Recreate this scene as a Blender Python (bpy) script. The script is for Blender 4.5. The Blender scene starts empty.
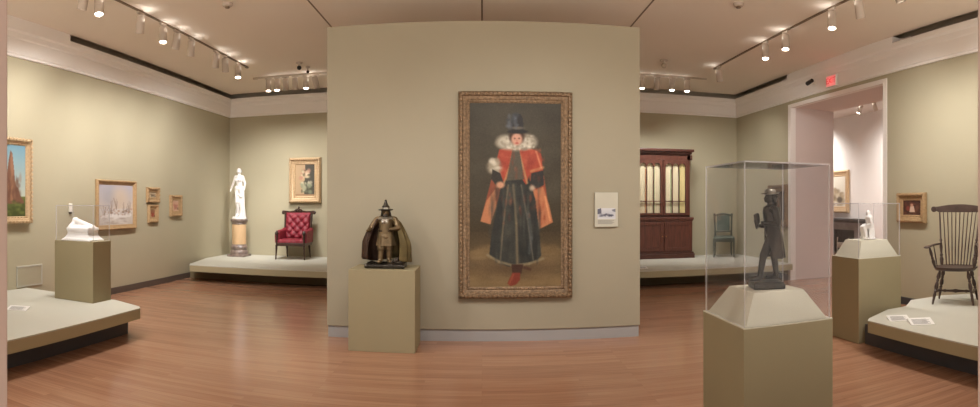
import bpy, bmesh, math, random
import numpy as np
from mathutils import Vector, Matrix
from math import pi, sin, cos, tan, atan2, hypot, radians
random.seed(7)
C = bpy.context.scene.collection
sc = bpy.context.scene

# ---------------------------------------------------------------- measured room (metres, camera foot at the origin, looking along +Y)
EYE = 1.55
FP, XC, YC = 575.0, 482.0, 203.5           # the panorama: pixels per radian, column and row of the view axis
XL, XR, YB = -5.884, 5.94, 12.53           # left wall, right wall, back wall
ZW, ZCR, ZC = 3.61, 4.05, 4.15             # top of the green paint, top of the white cornice, ceiling
TH = lambda px: (px - XC) / FP
def x_on(px, Y): return Y * tan(TH(px))    # where a bearing meets a wall that runs across
def y_on(px, X): return X / tan(TH(px))    # where it meets a side wall
def z_at(py, x, y): return EYE - (py - YC) / FP * hypot(x, y)

# ---------------------------------------------------------------- materials
def lin(c):
    return tuple(((v / 255) / 12.92 if v / 255 <= .04045 else ((v / 255 + .055) / 1.055) ** 2.4) for v in c)
MATS = {}
def mat(name, rgb, rough=.6, metal=0., var=.06, scale=8., bump=0., bscale=60., emis=None, estr=0., stretch=None, spec=.5, coat=0.):
    m = bpy.data.materials.new(name); m.use_nodes = True
    nt = m.node_tree; N = nt.nodes; L = nt.links; b = N['Principled BSDF']
    tc = N.new('ShaderNodeTexCoord'); mp = N.new('ShaderNodeMapping'); L.new(tc.outputs['Object'], mp.inputs[0])
    if stretch: mp.inputs['Scale'].default_value = stretch
    nz = N.new('ShaderNodeTexNoise'); nz.inputs['Scale'].default_value = scale; nz.inputs['Detail'].default_value = 4
    L.new(mp.outputs[0], nz.inputs['Vector'])
    c = lin(rgb); r = N.new('ShaderNodeValToRGB')
    r.color_ramp.elements[0].position = .3; r.color_ramp.elements[1].position = .7
    r.color_ramp.elements[0].color = (*[v * (1 - var) for v in c], 1); r.color_ramp.elements[1].color = (*[min(1, v * (1 + var)) for v in c], 1)
    L.new(nz.outputs['Fac'], r.inputs[0]); L.new(r.outputs[0], b.inputs['Base Color'])
    b.inputs['Roughness'].default_value = rough; b.inputs['Metallic'].default_value = metal
    b.inputs['Specular IOR Level'].default_value = spec; b.inputs['Coat Weight'].default_value = coat
    if bump:
        n2 = N.new('ShaderNodeTexNoise'); n2.inputs['Scale'].default_value = bscale; L.new(mp.outputs[0], n2.inputs['Vector'])
        bp = N.new('ShaderNodeBump'); bp.inputs['Strength'].default_value = bump; bp.inputs['Distance'].default_value = .01
        L.new(n2.outputs['Fac'], bp.inputs['Height']); L.new(bp.outputs[0], b.inputs['Normal'])
    if emis:
        b.inputs['Emission Color'].default_value = (*lin(emis), 1); b.inputs['Emission Strength'].default_value = estr
    MATS[name] = m; return m

M = dict(
    wall=mat('khaki_paint', (176, 168, 144), .85, var=.02, scale=1.2, bump=.03, bscale=250, spec=.2),
    partition=mat('partition_paint', (161, 153, 133), .85, var=.02, scale=1.2, bump=.03, bscale=250, spec=.2),
    ceiling=mat('ceiling_paint', (232, 220, 206), .9, var=.015, scale=.6, spec=.1),
    white=mat('white_trim', (238, 233, 228), .6, var=.01, scale=2, spec=.3),
    portal=mat('doorway_paint', (218, 205, 200), .7, var=.01, scale=2, spec=.2),
    far=mat('far_room_paint', (220, 216, 212), .85, var=.01, scale=2, spec=.2),
    dark=mat('slot_dark', (185, 172, 154), .9, var=.05),
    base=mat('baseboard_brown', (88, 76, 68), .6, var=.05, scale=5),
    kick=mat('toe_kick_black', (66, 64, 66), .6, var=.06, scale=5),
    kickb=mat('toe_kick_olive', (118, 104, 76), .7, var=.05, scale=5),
    kickg=mat('toe_kick_grey', (158, 156, 155), .6, var=.02, scale=3),
    plat=mat('platform_side', (164, 154, 124), .75, var=.02, scale=3, spec=.25),
    plattop=mat('platform_top', (192, 190, 178), .7, var=.015, scale=2, spec=.3),
    ped=mat('pedestal_paint', (150, 139, 110), .75, var=.02, scale=3, spec=.25),
    plinth=mat('plinth_cream', (200, 196, 178), .75, var=.01, scale=4, spec=.25),
    marble=mat('white_marble', (236, 234, 232), .35, var=.03, scale=9, bump=.02),
    veined=mat('veined_marble', (128, 112, 104), .3, var=.45, scale=14, spec=.5),
    onyx=mat('onyx_shaft', (212, 178, 138), .3, var=.12, scale=6, spec=.5, stretch=(1, 1, .4)),
    bronze=mat('dark_bronze', (52, 42, 33), .32, .6, var=.35, scale=12, bump=.35, bscale=70),
    bronzel=mat('golden_bronze', (116, 98, 72), .4, .6, var=.25, scale=14, bump=.3, bscale=80),
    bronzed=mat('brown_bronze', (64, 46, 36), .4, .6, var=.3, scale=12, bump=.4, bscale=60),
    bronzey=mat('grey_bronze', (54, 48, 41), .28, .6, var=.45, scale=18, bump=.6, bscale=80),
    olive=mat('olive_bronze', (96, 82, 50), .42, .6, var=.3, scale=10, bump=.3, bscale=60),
    silver=mat('pale_bronze', (190, 184, 172), .3, .8, var=.2, scale=20, bump=.2, bscale=80),
    hatb=mat('hat_highlight_bronze', (120, 114, 104), .3, .7, var=.6, scale=25, bump=.4),  # whitish highlights on the hat put into a paler, mottled colour
    gilt=mat('gilt_frame', (176, 146, 108), .5, .25, var=.16, scale=30, bump=.5, bscale=60),
    giltd=mat('aged_gilt', (128, 104, 78), .5, .3, var=.4, scale=40, bump=.7, bscale=70),
    giltp=mat('pale_gilt', (196, 168, 132), .5, .2, var=.12, scale=30, bump=.4, bscale=60),
    liner=mat('frame_liner', (214, 188, 150), .5, .1, var=.08, scale=30),
    mahog=mat('mahogany', (92, 52, 40), .38, var=.28, scale=5, bump=.08, stretch=(6, 6, .8), spec=.5),
    mahogd=mat('mahogany_moulding', (78, 44, 34), .38, var=.2, scale=5, stretch=(.8, 6, 6)),
    chairw=mat('armchair_wood', (60, 40, 32), .35, var=.25, scale=12),
    red=mat('crimson_tufting', (128, 30, 46), .55, var=.22, scale=22, bump=.25, bscale=45),
    redd=mat('crimson_button', (96, 16, 30), .6),
    windsor=mat('windsor_wood', (74, 58, 52), .4, var=.25, scale=12),
    green=mat('green_chair_frame', (74, 78, 66), .5, var=.2, scale=14),
    greenf=mat('green_upholstery', (84, 94, 84), .75, var=.25, scale=16, bump=.15),
    head=mat('lamp_housing', (188, 174, 160), .5, var=.01),
    track=mat('track_brown', (122, 104, 84), .7, var=.03),
    trackw=mat('track_pale', (176, 162, 144), .7, var=.03),
    lens=mat('lamp_lens', (255, 250, 240), .3, emis=(255, 246, 230), estr=14),
    lensoff=mat('lamp_lens_dim', (220, 214, 205), .3, emis=(255, 240, 220), estr=.6),
    black=mat('black_plastic', (26, 22, 20), .4, var=.05),
    plastic=mat('white_plastic', (232, 228, 220), .4, var=.01),
    paper=mat('white_card', (232, 230, 226), .8, var=.01),
    ink=mat('grey_print', (120, 118, 118), .8, var=.1),
    exitb=mat('exit_sign_face', (228, 170, 168), .5, var=.02, emis=(255, 150, 150), estr=.25),
    exitr=mat('exit_sign_letters', (190, 60, 66), .5, var=.02, emis=(240, 60, 70), estr=.3),
    stone=mat('mantel_stone', (120, 116, 114), .6, var=.2, scale=8),
    stoned=mat('mantel_dark', (58, 54, 52), .6, var=.2, scale=8),
    jamb=mat('jamb_pink', (176, 154, 144), .7, var=.01, scale=2),
    fabric=mat('cream_curtain', (232, 220, 184), .8, var=.02, scale=6, stretch=(12, 12, .5)),
    fabricy=mat('yellow_curtain', (228, 210, 146), .8, var=.02, scale=6, stretch=(12, 12, .5)),
    fabricg=mat('green_curtain_stripe', (150, 172, 120), .8, var=.05),
    fabrico=mat('orange_curtain_stripe', (200, 140, 90), .8, var=.05),
    brass=mat('brass', (170, 130, 70), .35, .9, var=.1),
)

def floor_mat():
    m = bpy.data.materials.new('oak_strip_floor'); m.use_nodes = True
    nt = m.node_tree; N = nt.nodes; L = nt.links; b = N['Principled BSDF']
    g = N.new('ShaderNodeNewGeometry')
    br = N.new('ShaderNodeTexBrick'); L.new(g.outputs['Position'], br.inputs['Vector'])
    br.inputs['Scale'].default_value = 1; br.inputs['Brick Width'].default_value = 1.35; br.inputs['Row Height'].default_value = .066
    br.inputs['Mortar Size'].default_value = .0012; br.inputs['Bias'].default_value = 0; br.offset = .37; br.offset_frequency = 3
    br.inputs['Color1'].default_value = (*lin((176, 132, 104)), 1); br.inputs['Color2'].default_value = (*lin((142, 100, 76)), 1)
    br.inputs['Mortar'].default_value = (*lin((120, 82, 60)), 1)
    mp = N.new('ShaderNodeMapping'); mp.inputs['Scale'].default_value = (1.2, 26, 1); L.new(g.outputs['Position'], mp.inputs[0])
    nz = N.new('ShaderNodeTexNoise'); nz.inputs['Scale'].default_value = 1.6; nz.inputs['Detail'].default_value = 6; L.new(mp.outputs[0], nz.inputs['Vector'])
    rp = N.new('ShaderNodeValToRGB'); rp.color_ramp.elements[0].position = .3; rp.color_ramp.elements[1].position = .72
    rp.color_ramp.elements[0].color = (*lin((150, 108, 84)), 1); rp.color_ramp.elements[1].color = (*lin((184, 142, 116)), 1)
    L.new(nz.outputs['Fac'], rp.inputs[0])
    mx = N.new('ShaderNodeMix'); mx.data_type = 'RGBA'; mx.inputs['Factor'].default_value = .5
    L.new(br.outputs['Color'], mx.inputs['A']); L.new(rp.outputs[0], mx.inputs['B']); L.new(mx.outputs['Result'], b.inputs['Base Color'])
    b.inputs['Roughness'].default_value = .2; b.inputs['Specular IOR Level'].default_value = .5
    bp = N.new('ShaderNodeBump'); bp.inputs['Strength'].default_value = .05; bp.inputs['Distance'].default_value = .004
    L.new(nz.outputs['Fac'], bp.inputs['Height']); L.new(bp.outputs[0], b.inputs['Normal'])
    return m
M['floor'] = floor_mat()

def glass_mat():
    m = bpy.data.materials.new('clear_acrylic'); m.use_nodes = True
    nt = m.node_tree; N = nt.nodes; L = nt.links; N.remove(N['Principled BSDF']); out = N['Material Output']
    t = N.new('ShaderNodeBsdfTransparent'); t.inputs[0].default_value = (.985, .985, .99, 1)
    g = N.new('ShaderNodeBsdfGlossy'); g.inputs['Roughness'].default_value = .02; g.inputs[0].default_value = (.5, .5, .5, 1)
    d = N.new('ShaderNodeBsdfDiffuse'); d.inputs[0].default_value = (.85, .84, .86, 1)
    fr = N.new('ShaderNodeFresnel'); ge = N.new('ShaderNodeNewGeometry'); io = N.new('ShaderNodeMapRange')
    io.inputs['To Min'].default_value = 1.28; io.inputs['To Max'].default_value = 1 / 1.28; L.new(ge.outputs['Backfacing'], io.inputs['Value']); L.new(io.outputs[0], fr.inputs[0])
    nz = N.new('ShaderNodeTexNoise'); nz.inputs['Scale'].default_value = 3
    mr = N.new('ShaderNodeMapRange'); mr.inputs['To Min'].default_value = .002; mr.inputs['To Max'].default_value = .008; L.new(nz.outputs['Fac'], mr.inputs['Value'])
    m1 = N.new('ShaderNodeMixShader'); L.new(mr.outputs[0], m1.inputs[0]); L.new(t.outputs[0], m1.inputs[1]); L.new(d.outputs[0], m1.inputs[2])
    m2 = N.new('ShaderNodeMixShader'); L.new(fr.outputs[0], m2.inputs[0]); L.new(m1.outputs[0], m2.inputs[1]); L.new(g.outputs[0], m2.inputs[2])
    L.new(m2.outputs[0], out.inputs[0]); return m
def edge_mat():
    m = bpy.data.materials.new('acrylic_edge'); m.use_nodes = True
    nt = m.node_tree; N = nt.nodes; L = nt.links; N.remove(N['Principled BSDF']); out = N['Material Output']
    t = N.new('ShaderNodeBsdfTransparent'); d = N.new('ShaderNodeBsdfDiffuse'); d.inputs[0].default_value = (.82, .8, .82, 1)
    nz = N.new('ShaderNodeTexNoise'); nz.inputs['Scale'].default_value = 6
    mr = N.new('ShaderNodeMapRange'); mr.inputs['To Min'].default_value = .3; mr.inputs['To Max'].default_value = .6; L.new(nz.outputs['Fac'], mr.inputs['Value'])
    mx = N.new('ShaderNodeMixShader'); L.new(mr.outputs[0], mx.inputs[0]); L.new(t.outputs[0], mx.inputs[1]); L.new(d.outputs[0], mx.inputs[2])
    L.new(mx.outputs[0], out.inputs[0]); return m
M['glass'] = glass_mat(); M['edge'] = edge_mat()

# ---------------------------------------------------------------- mesh helpers
class MB:
    def __init__(s): s.v = []; s.f = []; s.mi = []; s.cur = 0
    def add(s, vs, fs):
        o = len(s.v); s.v += [tuple(v) for v in vs]; s.f += [tuple(i + o for i in f) for f in fs]; s.mi += [s.cur] * len(fs); return s
    def box(s, x0, x1, y0, y1, z0, z1, bev=0.):
        if bev > 0:
            b = min(bev, (x1 - x0) / 2.2, (y1 - y0) / 2.2, (z1 - z0) / 2.2)
            bm = bmesh.new(); bmesh.ops.create_cube(bm, size=1)
            for v in bm.verts: v.co = Vector(((x0 + x1) / 2 + v.co.x * (x1 - x0), (y0 + y1) / 2 + v.co.y * (y1 - y0), (z0 + z1) / 2 + v.co.z * (z1 - z0)))
            bmesh.ops.bevel(bm, geom=bm.edges[:], offset=b, segments=2, affect='EDGES', profile=.5)
            bm.verts.index_update(); s.add([v.co for v in bm.verts], [[v.index for v in f.verts] for f in bm.faces]); bm.free(); return s
        v = [(x, y, z) for z in (z0, z1) for y in (y0, y1) for x in (x0, x1)]
        return s.add(v, [(0, 2, 3, 1), (4, 5, 7, 6), (0, 1, 5, 4), (2, 6, 7, 3), (0, 4, 6, 2), (1, 3, 7, 5)])
    def rings(s, R, closed=True, cap=True):
        n = len(R[0]); o = len(s.v); vs = [p for r in R for p in r]; fs = []
        for i in range(len(R) - 1):
            for j in range(n if closed else n - 1):
                a = i * n + j; b = i * n + (j + 1) % n; fs.append((a, b, b + n, a + n))
        if cap and closed: fs.append(tuple(range(n - 1, -1, -1))); fs.append(tuple((len(R) - 1) * n + j for j in range(n)))
        return s.add(vs, fs)
    def lathe(s, prof, cx=0, cy=0, n=24, sx=1, sy=1):
        return s.rings([[(cx + r * sx * cos(2 * pi * k / n), cy + r * sy * sin(2 * pi * k / n), z) for k in range(n)] for r, z in prof])
    def tube(s, pts, rad, n=10):
        pts = [Vector(p) for p in pts]; R = []; up = Vector((0, 0, 1))
        if not hasattr(rad, '__len__'): rad = [rad] * len(pts)
        u = None
        for i, p in enumerate(pts):
            d = (pts[min(i + 1, len(pts) - 1)] - pts[max(i - 1, 0)]).normalized()
            if u is None: u = d.orthogonal().normalized()
            else: u = (u - d * u.dot(d)).normalized()
            w = d.cross(u)
            R.append([p + (u * cos(2 * pi * k / n) + w * sin(2 * pi * k / n)) * rad[i] for k in range(n)])
        return s.rings(R)
    def turned(s, a, b, prof, n=10):      # lathe profile (t along a->b, radius)
        a = Vector(a); b = Vector(b)
        return s.tube([a.lerp(b, t) for t, r in prof], [r for t, r in prof], n)
    def ball(s, c, r, n=10):
        if not hasattr(r, '__len__'): r = (r, r, r)
        R = []
        for i in range(n + 1):
            a = -pi / 2 + pi * i / n; q = max(cos(a), .02)
            R.append([(c[0] + r[0] * q * cos(2 * pi * k / (2 * n)), c[1] + r[1] * q * sin(2 * pi * k / (2 * n)), c[2] + r[2] * sin(a)) for k in range(2 * n)])
        return s.rings(R)
    def prism(s, poly, z0, z1):           # horizontal outline
        n = len(poly); return s.rings([[(x, y, z0) for x, y in poly], [(x, y, z1) for x, y in poly]])
    def slab(s, poly, y0, y1):            # outline in the XZ plane
        return s.rings([[(x, y1, z) for x, z in poly], [(x, y0, z) for x, z in poly]])
    def mesh(s, name, mats, smooth=False):
        me = bpy.data.meshes.new(name); me.from_pydata(s.v, [], s.f)
        for m in (mats if isinstance(mats, (list, tuple)) else [mats]): me.materials.append(m)
        me.polygons.foreach_set('material_index', s.mi)
        bm = bmesh.new(); bm.from_mesh(me); bmesh.ops.recalc_face_normals(bm, faces=bm.faces); bm.to_mesh(me); bm.free()
        if smooth:
            me.polygons.foreach_set('use_smooth', [True] * len(me.polygons))
            try: me.set_sharp_from_angle(angle=radians(40))
            except Exception: pass
        return me
    def build(s, name, mats, parent=None, smooth=False):
        o = bpy.data.objects.new(name, s.mesh(name, mats, smooth)); C.objects.link(o); o.parent = parent; return o

def tag(o, label=None, cat=None, group=None, kind=None):
    if label: o['label'] = label
    if cat: o['category'] = cat
    if group: o['group'] = group
    if kind: o['kind'] = kind
    return o
def thing(name, label, cat, loc=(0, 0, 0), rz=0., group=None):
    o = bpy.data.objects.new(name, None); C.objects.link(o); o.location = loc; o.rotation_euler = (0, 0, rz); o.empty_display_size = .1
    return tag(o, label, cat, group)
def struct(name, mb, m, **k): return tag(mb.build(name, m, **k), kind='structure')

def capsule(mb, a, b, ra, rb, seg=2):
    a = Vector(a); b = Vector(b); d = (b - a)
    if d.length < 1e-6: d = Vector((0, 0, 1e-6))
    dn = d.normalized(); bm = bmesh.new(); bmesh.ops.create_icosphere(bm, subdivisions=3, radius=1)
    vs = []
    for v in bm.verts: vs.append(b + v.co * rb if v.co.dot(dn) >= 0 else a + v.co * ra)
    bm.verts.index_update(); mb.add(vs, [[v.index for v in f.verts] for f in bm.faces]); bm.free(); return mb
def blob(name, mb, m, parent=None, voxel=.006, it=3, fac=.5):
    """overlapping closed shapes fused into ONE continuous surface"""
    me = mb.mesh(name, m); o = bpy.data.objects.new(name, me); C.objects.link(o)
    r = o.modifiers.new('r', 'REMESH'); r.mode = 'VOXEL'; r.voxel_size = voxel
    if it: s_ = o.modifiers.new('s', 'SMOOTH'); s_.iterations = it; s_.factor = fac
    dg = bpy.context.evaluated_depsgraph_get(); dg.update()
    n = bpy.data.meshes.new_from_object(o.evaluated_get(dg)); o.modifiers.clear(); o.data = n; n.name = name
    n.polygons.foreach_set('use_smooth', [True] * len(n.polygons)); o.parent = parent; return o
def shell(name, rings, th, m, parent=None, closed=False):
    """open draped sheet with real thickness"""
    mb = MB(); mb.rings(rings, closed=closed, cap=False); me = mb.mesh(name, m, smooth=False)
    o = bpy.data.objects.new(name, me); C.objects.link(o); s_ = o.modifiers.new('s', 'SOLIDIFY'); s_.thickness = th; s_.offset = 0
    q = o.modifiers.new('q', 'SUBSURF'); q.levels = 1; q.render_levels = 1
    dg = bpy.context.evaluated_depsgraph_get(); dg.update()
    n = bpy.data.meshes.new_from_object(o.evaluated_get(dg)); o.modifiers.clear(); o.data = n; n.name = name
    n.polygons.foreach_set('use_smooth', [True] * len(n.polygons)); o.parent = parent; return o

# ================================================================ THE SETTING
YF = 1.0     # the doorway wall the visitor stands in
struct('floor', MB().box(-7.5, 16.5, .7, 20, -.1, 0), M['floor'])
struct('ceiling', MB().box(XL + .075, XR - .075, .5, YB - .075, ZC, ZC + .15), M['ceiling'])
def wallbox(name, *a, m='wall'): return struct(name, MB().box(*a), M[m])
wallbox('wall_left', XL - .3, XL, YF, YB + .3, 0, ZCR)
mb = MB(); OY0, OY1, OZ = y_on(885.2, XR), y_on(789.8, XR), 3.50
mb.box(XR, XR + .1, YF, OY0, 0, ZCR); mb.box(XR, XR + .1, OY1, YB + .3, 0, ZCR); mb.box(XR, XR + .1, OY0, OY1, OZ, ZCR)
struct('wall_right', mb, M['wall'])
wallbox('wall_back', XL - .3, XR + .3, YB, YB + .3, 0, ZCR)
# doorway through the thick right wall: far return, near return, soffit
mb = MB(); T = 1.08
mb.box(XR + .1, XR + T, OY1, OY1 + .5, 0, ZC); mb.box(XR + .1, XR + T, OY0 - .5, OY0, 0, ZC); mb.box(XR + .1, XR + T, OY0, OY1, OZ, ZC)
struct('door_1', mb, M['portal'])
mb = MB(); k = .06
mb.box(XR - .012, XR + .11, OY1 - .05, OY1 + .05, 0, OZ - .02); mb.box(XR - .012, XR + .11, OY0 - .05, OY0 + .04, 0, OZ - .02); mb.box(XR - .012, XR + .11, OY0 - .05, OY1 + .05, OZ - .02, OZ + .05)
struct('trim_1', mb, M['white'])
# front wall with the opening we look through
JL, JR = (YF + .02) * tan(TH(8.2)), (YF + .02) * tan(TH(977))
mb = MB(); 
mb.box(JL - .7, JL - .09, YF - .25, YF, 0, ZC); mb.box(JR + .09, JR + .7, YF - .25, YF, 0, ZC)
struct('wall_front', mb, M['wall'])
mb = MB(); mb.box(JL - .09, JL, YF - .22, YF + .02, 0, ZC, .006); mb.box(JR, JR + .09, YF - .22, YF + .02, 0, ZC, .006)
struct('door_2', mb, M['jamb'])
# cornices: white frieze with stepped mouldings, a dark slot above
def cornice(name, pts_dir, length, loc, rz):
    prof = [(0, ZW), (.03, ZW), (.03, ZW + .03), (.045, ZW + .05), (.045, 3.86), (.055, 3.88), (.055, 3.95), (.075, 3.98), (.075, ZCR), (0, ZCR)]
    mb = MB(); mb.rings([[(0, -p, z) for p, z in prof], [(length, -p, z) for p, z in prof]])
    o = mb.build(name, M['white']); o.location = loc; o.rotation_euler[2] = rz; o['kind'] = 'structure'; return o
cornice('trim_2', 0, YB - YF, (XL, YF, 0), pi / 2 )
bpy.data.objects['trim_2'].location = (XL, YF, 0)
cornice('trim_3', 0, YB - YF, (XR, YB, 0), -pi / 2)
cornice('trim_4', 0, XR - XL, (XL, YB, 0), 0)
YL1, YR0, YR1 = 6.68, 6.79, 10.0      # where the slot is boxed in
mb = MB(); mb.box(XL - .35, XL + .075, YF, YL1, ZCR, ZC + .01); struct('trim_5', mb, M['white'])
mb = MB(); mb.box(XR - .075, XR + .3, YR0, YR1, ZCR, ZC + .01); struct('trim_6', mb, M['white'])
mb = MB(); mb.box(XL - .36, XL - .33, YL1, YB + .3, ZCR - .05, ZC + .16); mb.box(XR + .33, XR + .36, YF, YB + .3, ZCR - .05, ZC + .16); mb.box(XL - .36, XR + .36, YB + .3, YB + .33, ZCR - .05, ZC + .16); mb.box(XL - .36, XR + .36, .5, YB + .33, ZC + .16, ZC + .18)
mb.box(XL - .36, XL - .02, YL1, YB + .3, ZCR - .002, ZCR + .002); mb.box(XR + .02, XR + .36, YF, YR0, ZCR - .002, ZCR + .002); mb.box(XR + .02, XR + .36, YR1, YB + .3, ZCR - .002, ZCR + .002); mb.box(XL - .36, XR + .36, YB + .02, YB + .3, ZCR - .002, ZCR + .002)
struct('trim_7', mb, M['dark'])
# ceiling joints
for i, x in enumerate((-2.19, 0.0, 2.16)):
    mb = MB(); mb.box(x - .011, x + .011, YF, YB, ZC - .004, ZC + .01); struct('trim_%d' % (8 + i), mb, M['track'])
# baseboards
mb = MB(); mb.box(XL, XL + .02, YF, YB, 0, .11); struct('baseboard_left', mb, M['base'])
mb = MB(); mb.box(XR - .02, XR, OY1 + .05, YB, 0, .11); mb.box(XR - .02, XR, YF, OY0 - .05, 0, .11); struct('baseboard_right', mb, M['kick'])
# the free-standing partition in the middle with its recessed grey foot
PX0, PX1, PY = x_on(327, 6.45), x_on(640, 6.45), 6.45
mb = MB(); mb.box(PX0, PX1, PY, PY + .45, .134, 3.60, .004); struct('wall_middle', mb, M['partition'])
mb = MB(); mb.box(PX0 + .012, PX1 - .012, PY + .018, PY + .43, 0, .134); struct('baseboard_middle', mb, M['kickg'])

# the next gallery through the doorway
FX = 10.6
wallbox('wall_far_room', FX, FX + .2, 5, 19.5, 0, 4.25, m='far')
wallbox('wall_far_room_back', XR + T, FX, 18.5, 18.7, 0, 4.25, m='far')
wallbox('wall_far_room_front', XR + T, FX, 5, 5.2, 0, 4.25, m='far')
mb = MB(); mb.box(XR + T, XR + T + .1, 5, OY0 - .5, 0, 4.25); mb.box(XR + T, XR + T + .1, OY1 + .5, 18.6, 0, 4.25); mb.box(XR+T, XR+T+.1, OY0-.5, OY1+.5, ZC, 4.25); struct('wall_far_room_side', mb, M['far'])
struct('ceiling_far_room', MB().box(XR + T, FX + .2, 5, 18.7, 4.25, 4.4), M['far'])

# ================================================================ PLATFORMS
ZP0, ZP1 = .215, .34
def platform(name, label, poly, kick, kmat, cat='platform'):
    t = thing(name, label, cat, (0, 0, 0))
    mb = MB(); mb.prism(poly, ZP0, ZP1 - .012); mb.build('platform_body', M['plat'], t)
    mb = MB(); mb.prism(poly, ZP1 - .012, ZP1); mb.build('platform_top', M['plattop'], t)
    mb = MB(); mb.prism(kick, 0, ZP0); mb.build('toe_kick', kmat, t); return t
e = .004
platform('display_platform', 'long low cream-topped platform at left, carrying the pedestal with the white marble carving',
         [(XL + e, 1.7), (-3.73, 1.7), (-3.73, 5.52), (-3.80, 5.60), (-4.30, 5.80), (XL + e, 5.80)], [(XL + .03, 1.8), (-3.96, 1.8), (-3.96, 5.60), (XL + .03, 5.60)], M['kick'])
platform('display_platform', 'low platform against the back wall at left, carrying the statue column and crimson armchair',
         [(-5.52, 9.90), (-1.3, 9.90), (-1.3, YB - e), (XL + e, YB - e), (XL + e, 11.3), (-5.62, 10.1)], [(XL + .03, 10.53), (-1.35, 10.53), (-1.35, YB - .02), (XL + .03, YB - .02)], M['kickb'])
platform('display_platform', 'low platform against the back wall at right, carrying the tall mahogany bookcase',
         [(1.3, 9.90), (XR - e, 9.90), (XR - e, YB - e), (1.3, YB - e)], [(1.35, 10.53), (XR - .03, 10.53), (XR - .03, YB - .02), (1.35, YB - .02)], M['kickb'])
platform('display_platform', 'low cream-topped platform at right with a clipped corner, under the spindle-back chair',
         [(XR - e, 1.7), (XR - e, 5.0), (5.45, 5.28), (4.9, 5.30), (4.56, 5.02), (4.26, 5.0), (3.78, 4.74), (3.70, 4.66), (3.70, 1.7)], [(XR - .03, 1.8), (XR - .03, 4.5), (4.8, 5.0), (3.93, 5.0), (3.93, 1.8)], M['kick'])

# ================================================================ PEDESTALS AND CASES
def pedestal(label, x0, x1, y0, y1, z0, z1, plinth=None, group=None):
    cx, cy = (x0 + x1) / 2, (y0 + y1) / 2; t = thing('pedestal', label, 'pedestal', (cx, cy, z0), 0, group)
    hx, hy = (x1 - x0) / 2, (y1 - y0) / 2
    MB().box(-hx, hx, -hy, hy, 0, z1 - z0, .004).build('pedestal_body', M['ped'], t)
    if plinth:
        b, tt, h = plinth; z = z1 - z0; mb = MB()
        MB().box(-hx + .001, hx - .001, -hy + .001, hy - .001, z, z + .006).build('pedestal_cap', M['plinth'], t)
        q = lambda sx, sy, zz: [(-sx, -sy, zz), (sx, -sy, zz), (sx, sy, zz), (-sx, sy, zz)]
        mb.rings([q(b[0], b[1], z + .006), q(tt[0], tt[1], z + h)]); mb.build('plinth', M['plinth'], t)
    return t
def display_case(label, cx, cy, hx, hy, z0, z1, th=.01):
    t = thing('display_case', label, 'display case', (cx, cy, z0)); h = z1 - z0
    def pane(x0, x1, y0, y1, a, b):
        v = [(x, y, z) for z in (a, b) for y in (y0, y1) for x in (x0, x1)]
        fs = [(0, 2, 3, 1), (4, 5, 7, 6), (0, 1, 5, 4), (2, 6, 7, 3), (0, 4, 6, 2), (1, 3, 7, 5)]
        d = (x1 - x0, y1 - y0, b - a); ax = d.index(min(d)); mi = [(2, 2), (1, 1), (0, 0)]
        mb = MB(); o = 0
        axes = [2, 2, 1, 1, 0, 0]
        for f, A in zip(fs, axes):
            mb.cur = 0 if A == ax else 1; mb.f.append(f); mb.mi.append(mb.cur)
        mb.v = v; mb.build('glass_pane', [M['glass'], M['edge']], t)
    pane(-hx, hx, -hy, -hy + th, 0, h); pane(-hx, hx, hy - th, hy, 0, h)
    pane(-hx, -hx + th, -hy + th, hy - th, 0, h); pane(hx - th, hx, -hy + th, hy - th, 0, h)
    pane(-hx + th, hx - th, -hy + th, hy - th, h - th, h); return t

pedestal('khaki box pedestal on the left platform, under the white marble carving', -4.98, -4.35, 5.42, 5.78, ZP1, 1.083)
display_case('clear case over the white marble carving on the left pedestal', -4.665, 5.60, .305, .17, 1.084, 1.53)
pedestal('khaki box pedestal on the floor before the middle wall, under the cloaked bronze', -1.396, -.690, 5.895, 6.415, 0, .857)
pedestal('nearest khaki pedestal with sloped cream plinth, cut by the bottom of the picture', 1.40, 2.0, 2.86, 3.46, 0, .85, ((.273, .273), (.17, .17), .175))
display_case('large clear case over the standing bronze man, nearest the viewer', 1.70, 3.16, .288, .288, .857, 1.79, .008)
pedestal('khaki pedestal with sloped plinth behind the right platform corner, under the small white seated figure', 3.865, 4.49, 5.03, 5.55, 0, .935, ((.285, .235), (.19, .15), .195))
display_case('clear case over the small white seated figure', 4.178, 5.29, .304, .252, .942, 1.556)

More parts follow.
